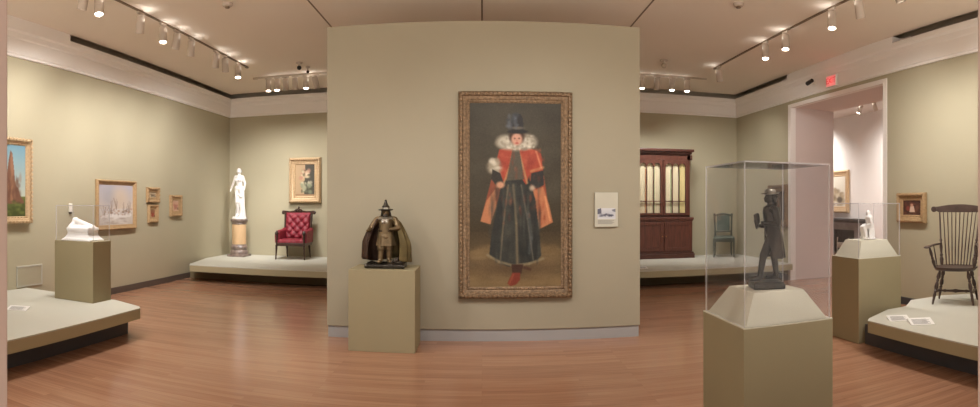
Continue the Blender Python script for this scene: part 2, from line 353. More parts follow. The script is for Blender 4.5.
# ================================================================ PAINTER (colour laid onto a fine canvas grid)
class Paint:
    def __init__(s, w, h, bg):
        s.w, s.h = w, h; s.a = np.zeros((h, w, 3)); s.a[:] = bg
        s.U, s.V = np.meshgrid((np.arange(w) + .5) / w, (np.arange(h) + .5) / h); s.r = np.random.RandomState(3)
    def mix(s, mask, c): s.a = s.a * (1 - mask[..., None]) + np.array(c, float) * mask[..., None]
    def grad(s, v0, v1, c0, c1):
        t = np.clip((s.V - v0) / (v1 - v0), 0, 1); m = ((s.V >= v0) & (s.V <= v1)).astype(float)
        col = np.array(c0)[None, None] * (1 - t[..., None]) + np.array(c1)[None, None] * t[..., None]
        s.a = s.a * (1 - m[..., None]) + col * m[..., None]
    def ell(s, u, v, ru, rv, c, soft=.15, al=1.):
        d = np.sqrt(((s.U - u) / ru) ** 2 + ((s.V - v) / rv) ** 2); s.mix(np.clip((1 + soft - d) / (2 * soft), 0, 1) * al, c)
    def poly(s, P, c, al=1., jit=0.):
        x, y = s.U, s.V; ins = np.zeros(x.shape, bool); n = len(P)
        for i in range(n):
            x1, y1 = P[i]; x2, y2 = P[(i + 1) % n]
            if y1 == y2: continue
            cond = ((y1 > y) != (y2 > y)) & (x < (x2 - x1) * (y - y1) / (y2 - y1) + x1); ins ^= cond
        s.mix(ins.astype(float) * al, c)
    def line(s, P, wd, c, al=1.):
        for (x1, y1), (x2, y2) in zip(P, P[1:]):
            dx, dy = x2 - x1, (y2 - y1); asp = s.h / s.w
            L2 = dx * dx + (dy * asp) ** 2 + 1e-9
            t = np.clip(((s.U - x1) * dx + (s.V - y1) * dy * asp * asp) / L2, 0, 1)
            d = np.sqrt((s.U - x1 - t * dx) ** 2 + ((s.V - y1 - t * dy) * asp) ** 2); s.mix(np.clip(1.5 - d / wd, 0, 1) * al, c)
    def dabs(s, n, box, cols, ru, rv, al=.5):
        for _ in range(n):
            u = s.r.uniform(box[0], box[2]); v = s.r.uniform(box[1], box[3]); c = cols[s.r.randint(len(cols))]
            s.ell(u, v, ru * s.r.uniform(.5, 1.4), rv * s.r.uniform(.5, 1.4), c, .4, al)
    def blur(s, k=1):
        for _ in range(k):
            p = np.pad(s.a, ((1, 1), (1, 1), (0, 0)), 'edge'); s.a = (p[1:-1, 1:-1] * 4 + p[:-2, 1:-1] + p[2:, 1:-1] + p[1:-1, :-2] + p[1:-1, 2:]) / 8
    def noise(s, amp, k=2):
        n = s.r.normal(0, 1, (s.h, s.w))
        for _ in range(k): p = np.pad(n, 1, 'edge'); n = (p[1:-1, 1:-1] + p[:-2, 1:-1] + p[2:, 1:-1] + p[1:-1, :-2] + p[1:-1, 2:]) / 3
        s.a = np.clip(s.a + n[..., None] * amp, 0, 255)
def paint_mat():
    m = bpy.data.materials.new('oil_paint'); m.use_nodes = True; nt = m.node_tree; N = nt.nodes; L = nt.links; b = N['Principled BSDF']
    a = N.new('ShaderNodeAttribute'); a.attribute_name = 'Paint'; L.new(a.outputs['Color'], b.inputs['Base Color'])
    b.inputs['Roughness'].default_value = .5; b.inputs['Specular IOR Level'].default_value = .3
    tc = N.new('ShaderNodeTexCoord'); nz = N.new('ShaderNodeTexNoise'); nz.inputs['Scale'].default_value = 90; L.new(tc.outputs['Object'], nz.inputs['Vector'])
    bp = N.new('ShaderNodeBump'); bp.inputs['Strength'].default_value = .15; bp.inputs['Distance'].default_value = .004; L.new(nz.outputs['Fac'], bp.inputs['Height']); L.new(bp.outputs[0], b.inputs['Normal'])
    return m
M['paint'] = paint_mat()
def canvas(P, w, h, y, parent, name='canvas', cz=0.):
    nx, nz = P.w, P.h; mb = MB()
    vs = [((i / nx - .5) * w, y, cz + (.5 - j / nz) * h) for j in range(nz + 1) for i in range(nx + 1)]
    fs = [(j * (nx + 1) + i, (j + 1) * (nx + 1) + i, (j + 1) * (nx + 1) + i + 1, j * (nx + 1) + i + 1) for j in range(nz) for i in range(nx)]
    me = bpy.data.meshes.new(name); o = len(vs)
    vs += [(-w / 2, y, cz + h / 2), (w / 2, y, cz + h / 2), (w / 2, y, cz - h / 2), (-w / 2, y, cz - h / 2), (-w / 2, y + .012, cz + h / 2), (w / 2, y + .012, cz + h / 2), (w / 2, y + .012, cz - h / 2), (-w / 2, y + .012, cz - h / 2)]
    fs += [(o, o + 4, o + 5, o + 1), (o + 1, o + 5, o + 6, o + 2), (o + 2, o + 6, o + 7, o + 3), (o + 3, o + 7, o + 4, o), (o + 4, o + 7, o + 6, o + 5)]
    me.from_pydata(vs, [], fs); me.materials.append(M['paint'])
    at = me.color_attributes.new('Paint', 'FLOAT_COLOR', 'CORNER')
    s = np.clip(P.a, 0, 255) / 255; l = np.where(s <= .04045, s / 12.92, ((s + .055) / 1.055) ** 2.4).reshape(-1, 3)
    col = np.ones((len(me.loops), 4), np.float32); col[:, :3] = .3; col[:nx * nz * 4, :3] = np.repeat(l, 4, axis=0); at.data.foreach_set('color', col.ravel())
    ob = bpy.data.objects.new(name, me); C.objects.link(ob); ob.parent = parent; return ob
def moulding(w, h, prof):
    """mitred frame: prof = (distance inwards from the outer edge, depth forward)"""
    mb = MB(); R = []
    for d, y in prof: R.append([(-w / 2 + d, -y, -h / 2 + d), (w / 2 - d, -y, -h / 2 + d), (w / 2 - d, -y, h / 2 - d), (-w / 2 + d, -y, h / 2 - d)])
    R.append(R[0]); return mb.rings(R, closed=True, cap=False)
def framed(label, group, P, x, y, z, rz, w, h, fw, depth, m, ornate=0, cat='painting', name='framed_painting', lin_w=0.):
    t = thing(name, label, cat, (x, y, z), rz, group); d = depth
    prof = [(0, .002), (0, d * .55), (fw * .08, d * .8), (fw * .2, d), (fw * .34, d * .98), (fw * .42, d * .72), (fw * .62, d * .6), (fw * .74, d * .42), (fw * .84, d * .5), (fw * .92, d * .42), (fw, d * .3), (fw, .002)]
    mb = moulding(w, h, prof)
    if ornate:
        s = ornate
        for side in range(4):
            L_ = w if side % 2 == 0 else h; n = int(L_ / s)
            for i in range(n + 1):
                q = -L_ / 2 + L_ * i / n
                for off, rr, dd in ((fw * .24, s * .42, d), (fw * .86, s * .22, d * .5)):
                    lim = L_ / 2 - off; qq = max(-lim, min(lim, q)); o = (h if side % 2 == 0 else w) / 2 - off
                    c = [(qq, -dd, -o), (o, -dd, qq), (qq, -dd, o), (-o, -dd, qq)][side]; mb.ball(c, (rr, rr * .6, rr), 4)
    mb.build('frame', m, t, smooth=bool(ornate))
    cw, ch = w - 2 * fw, h - 2 * fw
    if lin_w:
        moulding(cw + .002, ch + .002, [(0, .004), (0, d * .34), (lin_w * .5, d * .3), (lin_w, d * .16), (lin_w, .004)]).build('frame_liner', M['liner'], t)
        cw -= 2 * lin_w; ch -= 2 * lin_w
    canvas(P, cw + .006, ch + .006, -d * (.14 if lin_w else .28), t); return t

# ---- the large full-length portrait
def portrait():
    P = Paint(200, 400, (54, 49, 36)); u = lambda x: (x - 469.2) / 92.1; v = lambda y: (y - 102.5) / 187.2
    P.grad(0, .7, (56, 52, 42), (62, 52, 34)); P.grad(.7, 1, (68, 56, 38), (124, 104, 72))
    P.dabs(260, (0, 0, 1, .62), [(74, 68, 54), (54, 48, 36), (82, 78, 66), (60, 52, 40)], .14, .05, .16)
    P.dabs(160, (0, .78, 1, 1), [(146, 122, 86), (112, 92, 62), (130, 106, 72)], .12, .02, .25)
    P.ell(.5, .9, .42, .05, (78, 62, 44), .6, .7)
    q = lambda L_: [(u(x), v(y)) for x, y in L_]
    # hanging sleeves
    P.poly(q([(497, 157), (507, 152), (506, 180), (497, 203), (490, 226), (480, 223), (486, 200), (492, 176)]), (134, 72, 52))
    P.poly(q([(486, 202), (495, 190), (496, 208), (490, 226), (480, 223)]), (178, 118, 82))
    P.poly(q([(529, 152), (540, 158), (544, 178), (548, 205), (553, 224), (539, 231), (534, 205), (529, 178)]), (146, 74, 52))
    P.poly(q([(533, 192), (543, 188), (549, 206), (553, 224), (539, 231), (535, 212)]), (180, 116, 80))
    P.line(q([(538, 195), (541, 226)]), .012, (160, 84, 58), .7); P.line(q([(545, 198), (550, 222)]), .01, (224, 156, 110), .7)
    # gown
    P.poly(q([(506, 160), (524, 160), (529, 180), (535, 200), (539, 232), (541, 258), (534, 265), (520, 268), (508, 269), (496, 264), (489, 256), (491, 236), (496, 212), (500, 190), (503, 180)]), (44, 45, 42))
    P.poly(q([(507, 182), (516, 184), (520, 268), (504, 266), (500, 240)]), (64, 64, 58), .5)
    P.dabs(90, (u(492), v(185), u(540), v(264)), [(72, 72, 64), (34, 35, 32), (58, 58, 52), (86, 82, 70)], .03, .03, .25)
    P.line(q([(513, 186), (516, 225), (517, 266)]), .012, (126, 112, 86), .7); P.line(q([(508, 186), (503, 225), (500, 262)]), .008, (138, 122, 94), .6)
    P.line(q([(521, 186), (527, 220), (533, 262)]), .008, (120, 112, 96), .6)
    P.line(q([(487, 257), (499, 264), (513, 268), (529, 266), (543, 261)]), .013, (138, 126, 98), .8)
    P.line(q([(528, 215), (531, 240), (529, 255)]), .02, (92, 96, 94), .5)
    # jacket
    P.poly(q([(499, 150), (512, 147), (520, 147), (534, 150), (541, 154), (543, 172), (529, 176), (526, 186), (519, 176), (514, 160), (508, 178), (500, 188), (499, 172), (497, 158)]), (160, 68, 50))
    P.dabs(60, (u(500), v(151), u(540), v(172)), [(178, 92, 68), (130, 50, 40), (166, 74, 54)], .03, .012, .45)
    P.line(q([(513, 150), (510, 165), (503, 186)]), .01, (176, 142, 98), .8); P.line(q([(518, 150), (522, 165), (527, 184)]), .01, (176, 142, 98), .8)
    P.poly(q([(512, 150), (519, 150), (524, 180), (506, 182)]), (84, 78, 66))
    P.line(q([(531, 172), (543, 168)]), .014, (190, 138, 92), .7); P.line(q([(536, 152), (541, 168)]), .01, (220, 150, 110), .7)
    # sleeves, fur and hands
    P.ell(u(494), v(168), .07, .032, (160, 150, 130), .5); P.dabs(26, (u(489), v(160), u(498), v(178)), [(226, 218, 200), (150, 140, 120)], .03, .012, .6)
    P.poly(q([(492, 170), (500, 174), (504, 186), (498, 190), (491, 180)]), (52, 48, 42)); P.ell(u(500), v(186), .045, .018, (196, 146, 116), .3)
    P.poly(q([(531, 174), (543, 171), (544, 186), (536, 190), (530, 184)]), (48, 47, 44)); P.ell(u(532), v(189), .03, .015, (180, 160, 138), .5)
    # ruff, face, hair, hat
    P.ell(u(515.5), v(144), .19, .036, (176, 166, 146), .3); P.ell(u(505), v(142), .09, .034, (186, 178, 160), .4); P.ell(u(527), v(142), .095, .036, (192, 184, 166), .4)
    P.dabs(80, (u(500), v(135), u(534), v(150)), [(222, 216, 200), (130, 122, 106), (160, 150, 134)], .016, .007, .55)
    P.ell(u(516.5), v(137), .085, .038, (64, 44, 34), .2); P.ell(u(516.5), v(139.5), .06, .033, (200, 152, 130), .2)
    P.ell(u(514.4), v(138.6), .012, .004, (110, 78, 66)); P.ell(u(518.8), v(138.6), .012, .004, (110, 78, 66)); P.ell(u(516.6), v(140.6), .008, .01, (190, 132, 112), .3); P.ell(u(516.6), v(143.4), .018, .004, (170, 72, 66), .3)
    P.poly(q([(510.5, 130), (511, 118), (513, 114), (520, 113.5), (522.5, 118), (523.5, 130)]), (40, 38, 38)); P.ell(u(517.5), v(131.6), .108, .011, (34, 32, 32), .15)
    P.ell(u(517), v(128), .075, .008, (112, 104, 90), .4, .8)
    P.ell(u(509.5), v(123), .035, .032, (70, 74, 80), .5, .7); P.ell(u(515), v(115), .045, .014, (62, 64, 70), .4, .7); P.dabs(16, (u(507), v(113), u(518), v(127)), [(96, 102, 110), (54, 56, 60)], .02, .012, .5)
    # shoe
    P.poly(q([(511, 267), (523, 267), (521, 276), (512, 276)]), (66, 44, 34)); P.poly(q([(512, 275), (520, 275), (520, 282), (516, 287), (510, 289), (507, 286), (510, 280)]), (120, 54, 40)); P.line(q([(513, 277), (509, 286)]), .01, (150, 80, 58), .7); P.line(q([(524, 270), (530, 272)]), .015, (70, 44, 34), .7)
    P.dabs(70, (u(499), v(150), u(545), v(225)), [(150, 60, 42), (196, 100, 70), (120, 52, 36)], .012, .018, .22)
    P.dabs(60, (u(488), v(190), u(541), v(262)), [(34, 36, 36), (62, 64, 60), (88, 88, 80)], .012, .05, .3)
    P.blur(3); P.noise(3., 1); return P
PW0, PW1 = x_on(458.3, 6.39), x_on(572.6, 6.39)
framed('very large gilt-framed portrait of a person in red coat and ruff on the middle wall', None, portrait(), (PW0 + PW1) / 2, PY - .002, (2.802 + .49) / 2, 0,
       PW1 - PW0, 2.312, .128, .07, M['giltd'], ornate=.045)

def side_pic(label, group, P, X, pa, pb, top, bot, fw, depth, m, ornate=0, lin_w=0., anchor=1):
    s = 1 if X < 0 else -1; Xf = X + s * depth * .7; ya, yb = y_on(pa, Xf), y_on(pb, Xf); w = abs(yb - ya); yc = (ya + yb) / 2
    r = hypot(Xf, y_on(pa if anchor == 0 else pb, Xf)); zt, zb = EYE + (YC - top) / FP * r, EYE + (YC - bot) / FP * r
    return framed(label, group, P, X + s * .002, yc, (zt + zb) / 2, pi / 2 if s > 0 else -pi / 2, w, zt - zb, fw, depth, m, ornate, lin_w=lin_w)
def P_butte():
    P = Paint(80, 100, (120, 150, 160)); P.grad(0, .75, (112, 150, 168), (186, 190, 176)); P.grad(.72, 1, (104, 112, 62), (72, 78, 44))
    P.poly([(.3, .78), (.42, .6), (.46, .42), (.52, .2), (.57, .08), (.62, .12), (.66, .3), (.7, .55), (.78, .6), (.86, .72), (.95, .78), (.95, .82), (.3, .82)], (118, 84, 68))
    P.poly([(.57, .1), (.62, .14), (.66, .34), (.64, .78), (.56, .78)], (148, 108, 84)); P.dabs(60, (.35, .4, .85, .78), [(98, 70, 58), (140, 104, 82)], .03, .05, .4)
    P.dabs(50, (0, .78, 1, 1), [(120, 128, 70), (60, 70, 38)], .06, .02, .4); P.blur(1); return P
side_pic('gilt-framed painting of a red rock tower under blue sky, cut by the left edge', None, P_butte(), XL, -14, 31.8, 139.5, 223, .1, .08, M['giltp'], ornate=.06)
def P_snow():
    P = Paint(110, 84, (190, 184, 184)); P.grad(0, .6, (176, 172, 182), (206, 192, 178)); P.grad(.6, 1, (206, 200, 196), (190, 180, 172))
    P.ell(.3, .3, .28, .28, (150, 148, 156), .6, .6); P.ell(.6, .3, .2, .25, (208, 186, 160), .6, .6)
    for c in ((.5, .45), (.35, .6), (.75, .62), (.15, .66), (.88, .6)):
        for _ in range(5): P.line([(c[0], c[1] + .16), (c[0] + random.uniform(-.09, .09), c[1] - random.uniform(.02, .22))], .006, (132, 112, 100), .7)
    P.dabs(70, (.05, .58, .95, .8), [(120, 100, 88), (150, 128, 112), (216, 210, 206), (168, 120, 92)], .03, .02, .5)
    P.poly([(.05, .78), (.3, .72), (.7, .76), (.95, .7), (.95, .8), (.4, .86), (.05, .86)], (226, 222, 220), .7); P.dabs(30, (.1, .82, .9, .98), [(150, 134, 122), (214, 208, 202)], .08, .02, .4); P.blur(1); return P
side_pic('gilt-framed snowy winter landscape painting, largest whole picture on the left wall', None, P_snow(), XL, 97, 136.4, 181.2, 228.5, .085, .06, M['gilt'], lin_w=0.)
def P_small(a, b, c):
    P = Paint(40, 40, a); P.grad(0, .55, a, b); P.dabs(50, (.05, .35, .95, .95), [c, b, (90, 70, 54), (190, 160, 130)], .08, .08, .5); P.ell(.5, .62, .22, .2, c, .3, .8); return P
g = 'small gilt pictures on the left wall'
side_pic('small landscape-shaped gilt-framed picture, upper of the stacked pair on the left wall', g, P_small((178, 168, 150), (150, 128, 100), (96, 84, 66)), XL, 147.3, 159.5, 187.5, 202.6, .10, .05, M['gilt'], ornate=.06)
side_pic('small upright gilt-framed picture, lower of the stacked pair on the left wall', g, P_small((150, 110, 84), (130, 84, 64), (150, 64, 48)), XL, 148.7, 158.6, 204.6, 222.5, .10, .05, M['gilt'])
side_pic('small gilt-framed picture alone between the stacked pair and the room corner', g, P_small((196, 164, 140), (190, 140, 118), (168, 110, 96)), XL, 170.6, 182, 195.2, 216.2, .11, .05, M['gilt'], ornate=.06)
def P_flower():
    P = Paint(60, 90, (84, 76, 62)); P.poly([(0, 0), (.5, 0), (.45, 1), (0, 1)], (176, 150, 118)); P.poly([(.5, 0), (1, 0), (1, 1), (.45, 1)], (76, 72, 64)); P.grad(.93, 1, (150, 120, 90), (170, 140, 108))
    P.dabs(40, (.25, .15, .7, .45), [(206, 190, 160), (150, 140, 110), (84, 74, 56), (176, 130, 110)], .08, .05, .7)
    P.dabs(36, (.3, .55, .8, .88), [(120, 128, 104), (196, 190, 164), (70, 70, 56)], .08, .05, .6); P.ell(.46, .74, .12, .09, (160, 160, 134), .3, .8); P.blur(1); return P
x0, x1 = x_on(288, 12.4), x_on(319.9, 12.4); xc_ = (x0 + x1) / 2
zt, zb = z_at(157.3, xc_, 12.4), z_at(203.1, xc_, 12.4)
framed('gilt-framed still-life painting of flowers above the crimson armchair', None, P_flower(), xc_, YB - .002, (zt + zb) / 2, 0, x1 - x0, zt - zb, .16, .1, M['giltp'], ornate=.05)
def P_dark():
    P = Paint(50, 60, (50, 40, 32)); P.dabs(80, (0, 0, 1, 1), [(66, 50, 38), (40, 32, 26), (84, 62, 44)], .15, .12, .4); P.ell(.5, .45, .17, .18, (120, 92, 68), .3, .7); P.blur(1); return P
side_pic('gilt-framed dark portrait at the end of the right wall, seen through the large case', None, P_dark(), XR, 767.8, 786.6, 184.3, 227.4, .14, .07, M['giltd'], anchor=1)
def P_group():
    P = Paint(60, 50, (66, 46, 40)); P.grad(0, .3, (70, 52, 44), (84, 54, 46)); P.dabs(80, (0, .1, 1, 1), [(90, 56, 46), (60, 40, 34), (120, 72, 56)], .1, .1, .4)
    P.poly([(.42, .4), (.62, .38), (.68, .8), (.36, .8)], (206, 176, 156)); P.ell(.5, .32, .08, .1, (190, 140, 116), .2); P.ell(.28, .55, .1, .18, (140, 70, 60), .3, .8); P.ell(.8, .5, .09, .16, (110, 76, 60), .3, .8); P.blur(1); return P
side_pic('small square gilt-framed dark red picture on the right wall beside the spindle-back chair', None, P_group(), XR, 896.8, 924.8, 192.4, 223.3, .12, .07, M['gilt'], ornate=.04, anchor=1)
def P_far():
    P = Paint(50, 60, (206, 200, 186)); P.dabs(60, (0, .4, 1, .95), [(150, 134, 110), (176, 160, 130), (120, 104, 84)], .1, .07, .5); P.ell(.7, .78, .14, .1, (96, 86, 76), .3, .9); P.blur(1); return P
side_pic('wide gilt-framed pale picture above the mantelpiece in the next room', None, P_far(), FX, 823, 848.2, 169.5, 213, .2, .08, M['giltp'])

# photo panel on the middle wall
t = thing('wall_label_panel', 'small white panel with a printed photograph on the middle wall, right of the portrait', 'label', ((1.277 + 1.547) / 2, PY - .001, (1.676 + 1.283) / 2), 0)
w, h = .27, .393; MB().box(-w / 2, w / 2, -.03, -.001, -h / 2, h / 2, .002).build('panel', mat('panel_grey', (190, 186, 170), .7, var=.01), t)
P = Paint(70, 46, (196, 196, 200)); P.grad(0, .5, (206, 206, 208), (186, 188, 194)); P.poly([(0, .1), (.2, .0), (.22, .5), (0, .55)], (96, 96, 110)); P.poly([(.78, .15), (1, .05), (1, .35), (.85, .3)], (120, 122, 132))
P.dabs(40, (.1, .5, .95, .75), [(70, 70, 84), (96, 98, 112), (150, 152, 160)], .07, .05, .7); P.grad(.86, 1, (200, 200, 202), (210, 210, 210)); P.blur(1)
o = canvas(P, .21, .125, -.033, t, 'printed_photograph', -.045)
mb = MB()
for i in range(4): mb.box(-.1, .09 - .02 * (i % 2), -.0315, -.0305, -.125 - i * .012, -.121 - i * .012)
mb.build('caption_lines', M['ink'], t)

# ================================================================ MARBLE CARVING (left case)
t = thing('marble_carving', 'white marble carving with wavy sloping top on the left pedestal', 'sculpture', (-4.665, 5.60, 1.084))
mb = MB(); q = lambda sx, sy, z: [(-sx, -sy, z), (sx, -sy, z), (sx, sy, z), (-sx, sy, z)]
mb.rings([q(.235, .14, 0), q(.235, .14, .012), q(.20, .12, .035), q(.172, .10, .075), q(.168, .10, .10)]); mb.build('carving_base', M['marble'], t)
mb = MB()
mb.rings([q(.165, .10, .095), q(.18, .11, .13), q(.185, .11, .165)])
for i in range(9):
    x = -.155 + i * .038; h = .255 - .010 * i - (.02 if i % 3 == 2 else 0); capsule(mb, (x, -.05, .15), (x + .02, .06, h - .02), .034, .028)
capsule(mb, (-.14, -.06, .17), (-.12, .02, .27), .04, .022); capsule(mb, (-.13, .0, .255), (.16, .0, .17), .035, .03); capsule(mb, (-.1, -.09, .14), (.17, -.07, .15), .03, .025)
blob('carved_form', mb, M['marble'], t, .008, 3)

# ================================================================ MARBLE STATUE ON COLUMN
SX, SY = x_on(239.2, 12.05), 12.05
t = thing('statue_column', 'round marble column with cream shaft and veined grey base on the back platform', 'column', (SX, SY, ZP1))
hcol = z_at(219, SX, SY) - ZP1
mb = MB(); mb.box(-.21, .21, -.21, .21, 0, .05, .006); mb.lathe([(.205, .05), (.21, .09), (.2, .13), (.18, .15), (.19, .18), (.195, .22), (.175, .25), (.165, .28)], n=32); mb.build('column_base', M['veined'], t, smooth=True)
mb = MB(); mb.lathe([(.16, .28), (.163, .3), (.163, hcol - .14), (.158, hcol - .12)], n=32); mb.build('column_shaft', M['onyx'], t, smooth=True)
mb = MB(); mb.lathe([(.165, hcol - .12), (.175, hcol - .10), (.165, hcol - .08), (.19, hcol - .06), (.2, hcol - .04), (.2, hcol)], n=32); mb.build('column_capital', M['veined'], t, smooth=True)

t = thing('marble_statue', 'white marble statue of a standing woman on the round column', 'statue', (SX, SY, ZP1 + hcol + .001), radians(-8))
H_ = 1.17; s = H_
def cp(mb, a, b, ra, rb): return capsule(mb, [v * s for v in a], [v * s for v in b], ra * s, rb * s)
mb = MB()
cp(mb, (.0, 0, .93), (.0, -.005, .955), .047, .043)      # head
cp(mb, (0, .025, .95), (0, .05, .94), .034, .026); cp(mb, (0, -.045, .93), (0, -.05, .925), .008, .007)  # hair knot, nose
cp(mb, (0, .008, .85), (0, 0, .91), .028, .026)           # neck
cp(mb, (-.075, 0, .825), (.08, 0, .82), .036, .036)       # shoulders
cp(mb, (0, 0, .80), (0, .003, .74), .072, .066); cp(mb, (-.032, -.05, .765), (-.032, -.052, .76), .032, .03); cp(mb, (.035, -.05, .76), (.035, -.052, .756), .032, .03)
cp(mb, (0, .0, .74), (.005, .005, .66), .062, .056); cp(mb, (-.03, .005, .6), (.04, .005, .585), .07, .07)
cp(mb, (-.038, .0, .56), (-.012, -.055, .33), .062, .042); cp(mb, (-.012, -.055, .33), (-.03, .0, .10), .038, .02); cp(mb, (-.03, -.005, .085), (-.035, -.06, .065), .022, .018)   # bent leg
cp(mb, (.045, .0, .56), (.045, -.01, .33), .062, .04); cp(mb, (.045, -.01, .33), (.05, .01, .10), .04, .022); cp(mb, (.05, .0, .085), (.06, -.06, .065), .022, .018)
cp(mb, (-.088, .0, .815), (-.15, .02, .70), .03, .024); cp(mb, (-.15, .02, .70), (-.185, -.01, .59), .024, .017); cp(mb, (-.185, -.01, .59), (-.19, -.025, .54), .019, .012)
cp(mb, (.09, .0, .81), (.115, .03, .70), .03, .024); cp(mb, (.115, .03, .70), (.125, -.015, .59), .024, .017); cp(mb, (.125, -.015, .59), (.12, -.03, .54), .019, .012)
blob('figure', mb, M['marble'], t, .009, 4)
mb = MB()                                                  # drapery falling behind and over one leg
for i in range(7):
    x = -.09 + i * .03; cp(mb, (x * .6, .045, .56 - .03 * abs(i - 3)), (x, .05, .05), .018, .032)
cp(mb, (.1, -.01, .54), (.085, .02, .06), .022, .036); cp(mb, (-.06, -.055, .50), (.08, -.05, .44), .018, .026); cp(mb, (.085, -.02, .46), (.02, -.02, .30), .03, .02)
blob('drapery', mb, M['marble'], t, .01, 4)
mb = MB(); mb.lathe([(.165, 0), (.165, .03), (.15, .045), (.15, .06)], n=28); mb.build('statue_base', M['marble'], t, smooth=True)

# ================================================================ CRIMSON ARMCHAIR
AX, AY = -4.09, 11.98
t = thing('tufted_armchair', 'crimson tufted armchair with carved dark wood frame on the back platform', 'armchair', (AX + .04, AY, ZP1 + .003), radians(2))
W = .32
def leg(x, y, top, splay=(0, 0)):
    mb = MB(); mb.turned((x, y, top), (x + splay[0], y + splay[1], 0), [(0, .026), (.1, .027), (.14, .02), (.2, .026), (.3, .022), (.85, .013), (.9, .017), (1, .012)], 12); return mb.build('leg', M['chairw'], t, smooth=True)
leg(-W + .01, -.33, .31, (-.01, -.01)); leg(W - .01, -.33, .31, (.01, -.01)); leg(-W + .06, .25, .31, (-.01, .08)); leg(W - .06, .25, .31, (.01, .08))
mb = MB(); mb.box(-W, W, -.35, -.31, .29, .36, .01); mb.box(-W, -W + .04, -.33, .27, .29, .36, .01); mb.box(W - .04, W, -.33, .27, .29, .36, .01); mb.box(-W + .02, W - .02, .24, .28, .29, .36, .01); mb.build('seat_rail', M['chairw'], t)
def tufted(name, w, h, nx, nz, puff, place, parent):
    n, m_ = 36, 30; R = []; fr = []
    for j in range(m_ + 1):
        row = []
        for i in range(n + 1):
            a, b = i / n, j / m_
            g_ = abs(sin(pi * (a * nx + b * nz))) * abs(sin(pi * (a * nx - b * nz)))
            e_ = min(1, min(a, 1 - a, b, 1 - b) * 9) ** .5; row.append(place((a - .5) * w, (b - .5) * h, (puff * .5 + puff * g_ ** .6) * e_))
        R.append(row)
    back = [[place((i / n - .5) * w, (j / m_ - .5) * h, -.05) for i in range(n + 1)] for j in range(m_ + 1)]
    mb = MB(); N1 = n + 1
    vs = [p for r in R for p in r] + [p for r in back for p in r]; o = len(R) * N1; fs = []
    for j in range(m_):
        for i in range(n): a = j * N1 + i; fs.append((a, a + 1, a + N1 + 1, a + N1)); fs.append((o + a, o + a + N1, o + a + N1 + 1, o + a + 1))
    for i in range(n): fs.append((i, o + i, o + i + 1, i + 1)); a = m_ * N1 + i; fs.append((a, a + 1, o + a + 1, o + a))
    for j in range(m_): a = j * N1; fs.append((a, a + N1, o + a + N1, o + a)); a = j * N1 + n; fs.append((a, o + a, o + a + N1, a + N1))
    mb.add(vs, fs); return mb.build(name, M['red'], parent, smooth=True)
tufted('seat', 2 * W - .02, .56, 4, 2, .03, lambda a, b, d: (a, b - .04, .40 + d), t)
bk = lambda a, b, d: (a * (1 + .08 * (b + .25)), .24 + b * .22 - d * .97, .72 + b - d * .2)
bp_ = tufted('backrest', 2 * W - .1, .56, 3, 3, .05, bk, t)
mb = MB()
for r_ in range(5):
    for c_ in range(4 if r_ % 2 else 3):
        a = (c_ - (1.5 if r_ % 2 else 1)) * .17; b = -.2 + r_ * .1; p = bk(a, b, .03); MB().ball(p, .012, 4).build('tufting_button', M['redd'], bp_)

for sgn in (-1, 1):
    mb = MB(); x = sgn * (W - .015)
    mb.rings([[(x - .05 * 1, y, .36), (x + .05, y, .36), (x + .055, y, z - .05), (x + .045, y, z - .01), (x, y, z + .01), (x - .045, y, z - .01), (x - .055, y, z - .05)] for y, z in ((-.30, .58), (-.22, .62), (-.05, .62), (.12, .63), (.24, .66))])
    mb.build('arm', M['red'], t, smooth=True)
    mb = MB(); mb.tube([(x, -.325, .31), (x, -.33, .42), (x, -.315, .5), (x, -.335, .56), (x, -.30, .605)], [.022, .02, .024, .034, .028], 10); mb.ball((x, -.335, .565), (.04, .025, .04), 8); mb.build('arm_support', M['chairw'], t, smooth=True)
    mb = MB(); mb.tube([(x * .96, .25, .33), (x * .98, .24, .5), (x, .29, .8), (x * 1.03, .33, 1.0)], [.024, .022, .02, .024], 10); mb.build('back_post', M['chairw'], t, smooth=True)
mb = MB(); zz = 1.0
cr = [(-W - .06, zz), (-W - .05, zz + .05), (-.2, zz + .035), (-.1, zz + .05), (-.05, zz + .085), (0, zz + .10), (.05, zz + .085), (.1, zz + .05), (.2, zz + .035), (W + .05, zz + .05), (W + .06, zz), (W + .02, zz - .04), (.1, zz - .03), (0, zz - .045), (-.1, zz - .03), (-W - .02, zz - .04)]
mb.slab(cr, .31, .36); mb.ball((-W - .045, .33, zz + .005), (.035, .03, .045), 6); mb.ball((W + .045, .33, zz + .005), (.035, .03, .045), 6)
for a in (-.06, 0, .06): mb.ball((a, .31, zz + .05), (.03, .022, .03), 6)
mb.ball((0, .33, zz + .115), (.022, .02, .035), 6); mb.build('crest_rail', M['chairw'], t, smooth=True)

# ================================================================ CLOAKED BRONZE ON MIDDLE PEDESTAL
BX, BY, BZ = x_on(386, 6.13), 6.13, .858
t = thing('cloaked_bronze', 'bronze figure in a tall hat holding a wide cloak open, on the middle pedestal', 'statue', (BX, BY, BZ))
s = 1.0
mb = MB(); mb.box(-.215, .215, -.13, .13, 0, .045, .006)
for i in range(26): mb.ball((random.uniform(-.18, .18), random.uniform(-.10, .10), .042), (random.uniform(.02, .05), .03, random.uniform(.014, .03)), 5)
blob('bronze_base', mb, M['bronzey'], t, .009, 2)
mb = MB()
c_ = lambda a, b, ra, rb: capsule(mb, a, b, ra, rb)
c_((-.055, -.06, .075), (-.06, -.10, .07), .026, .02); c_((.035, -.02, .075), (.055, -.07, .07), .026, .02)           # shoes
c_((-.055, -.05, .08), (-.045, -.045, .21), .026, .036); c_((.035, -.01, .08), (.035, -.02, .21), .026, .036)           # calves
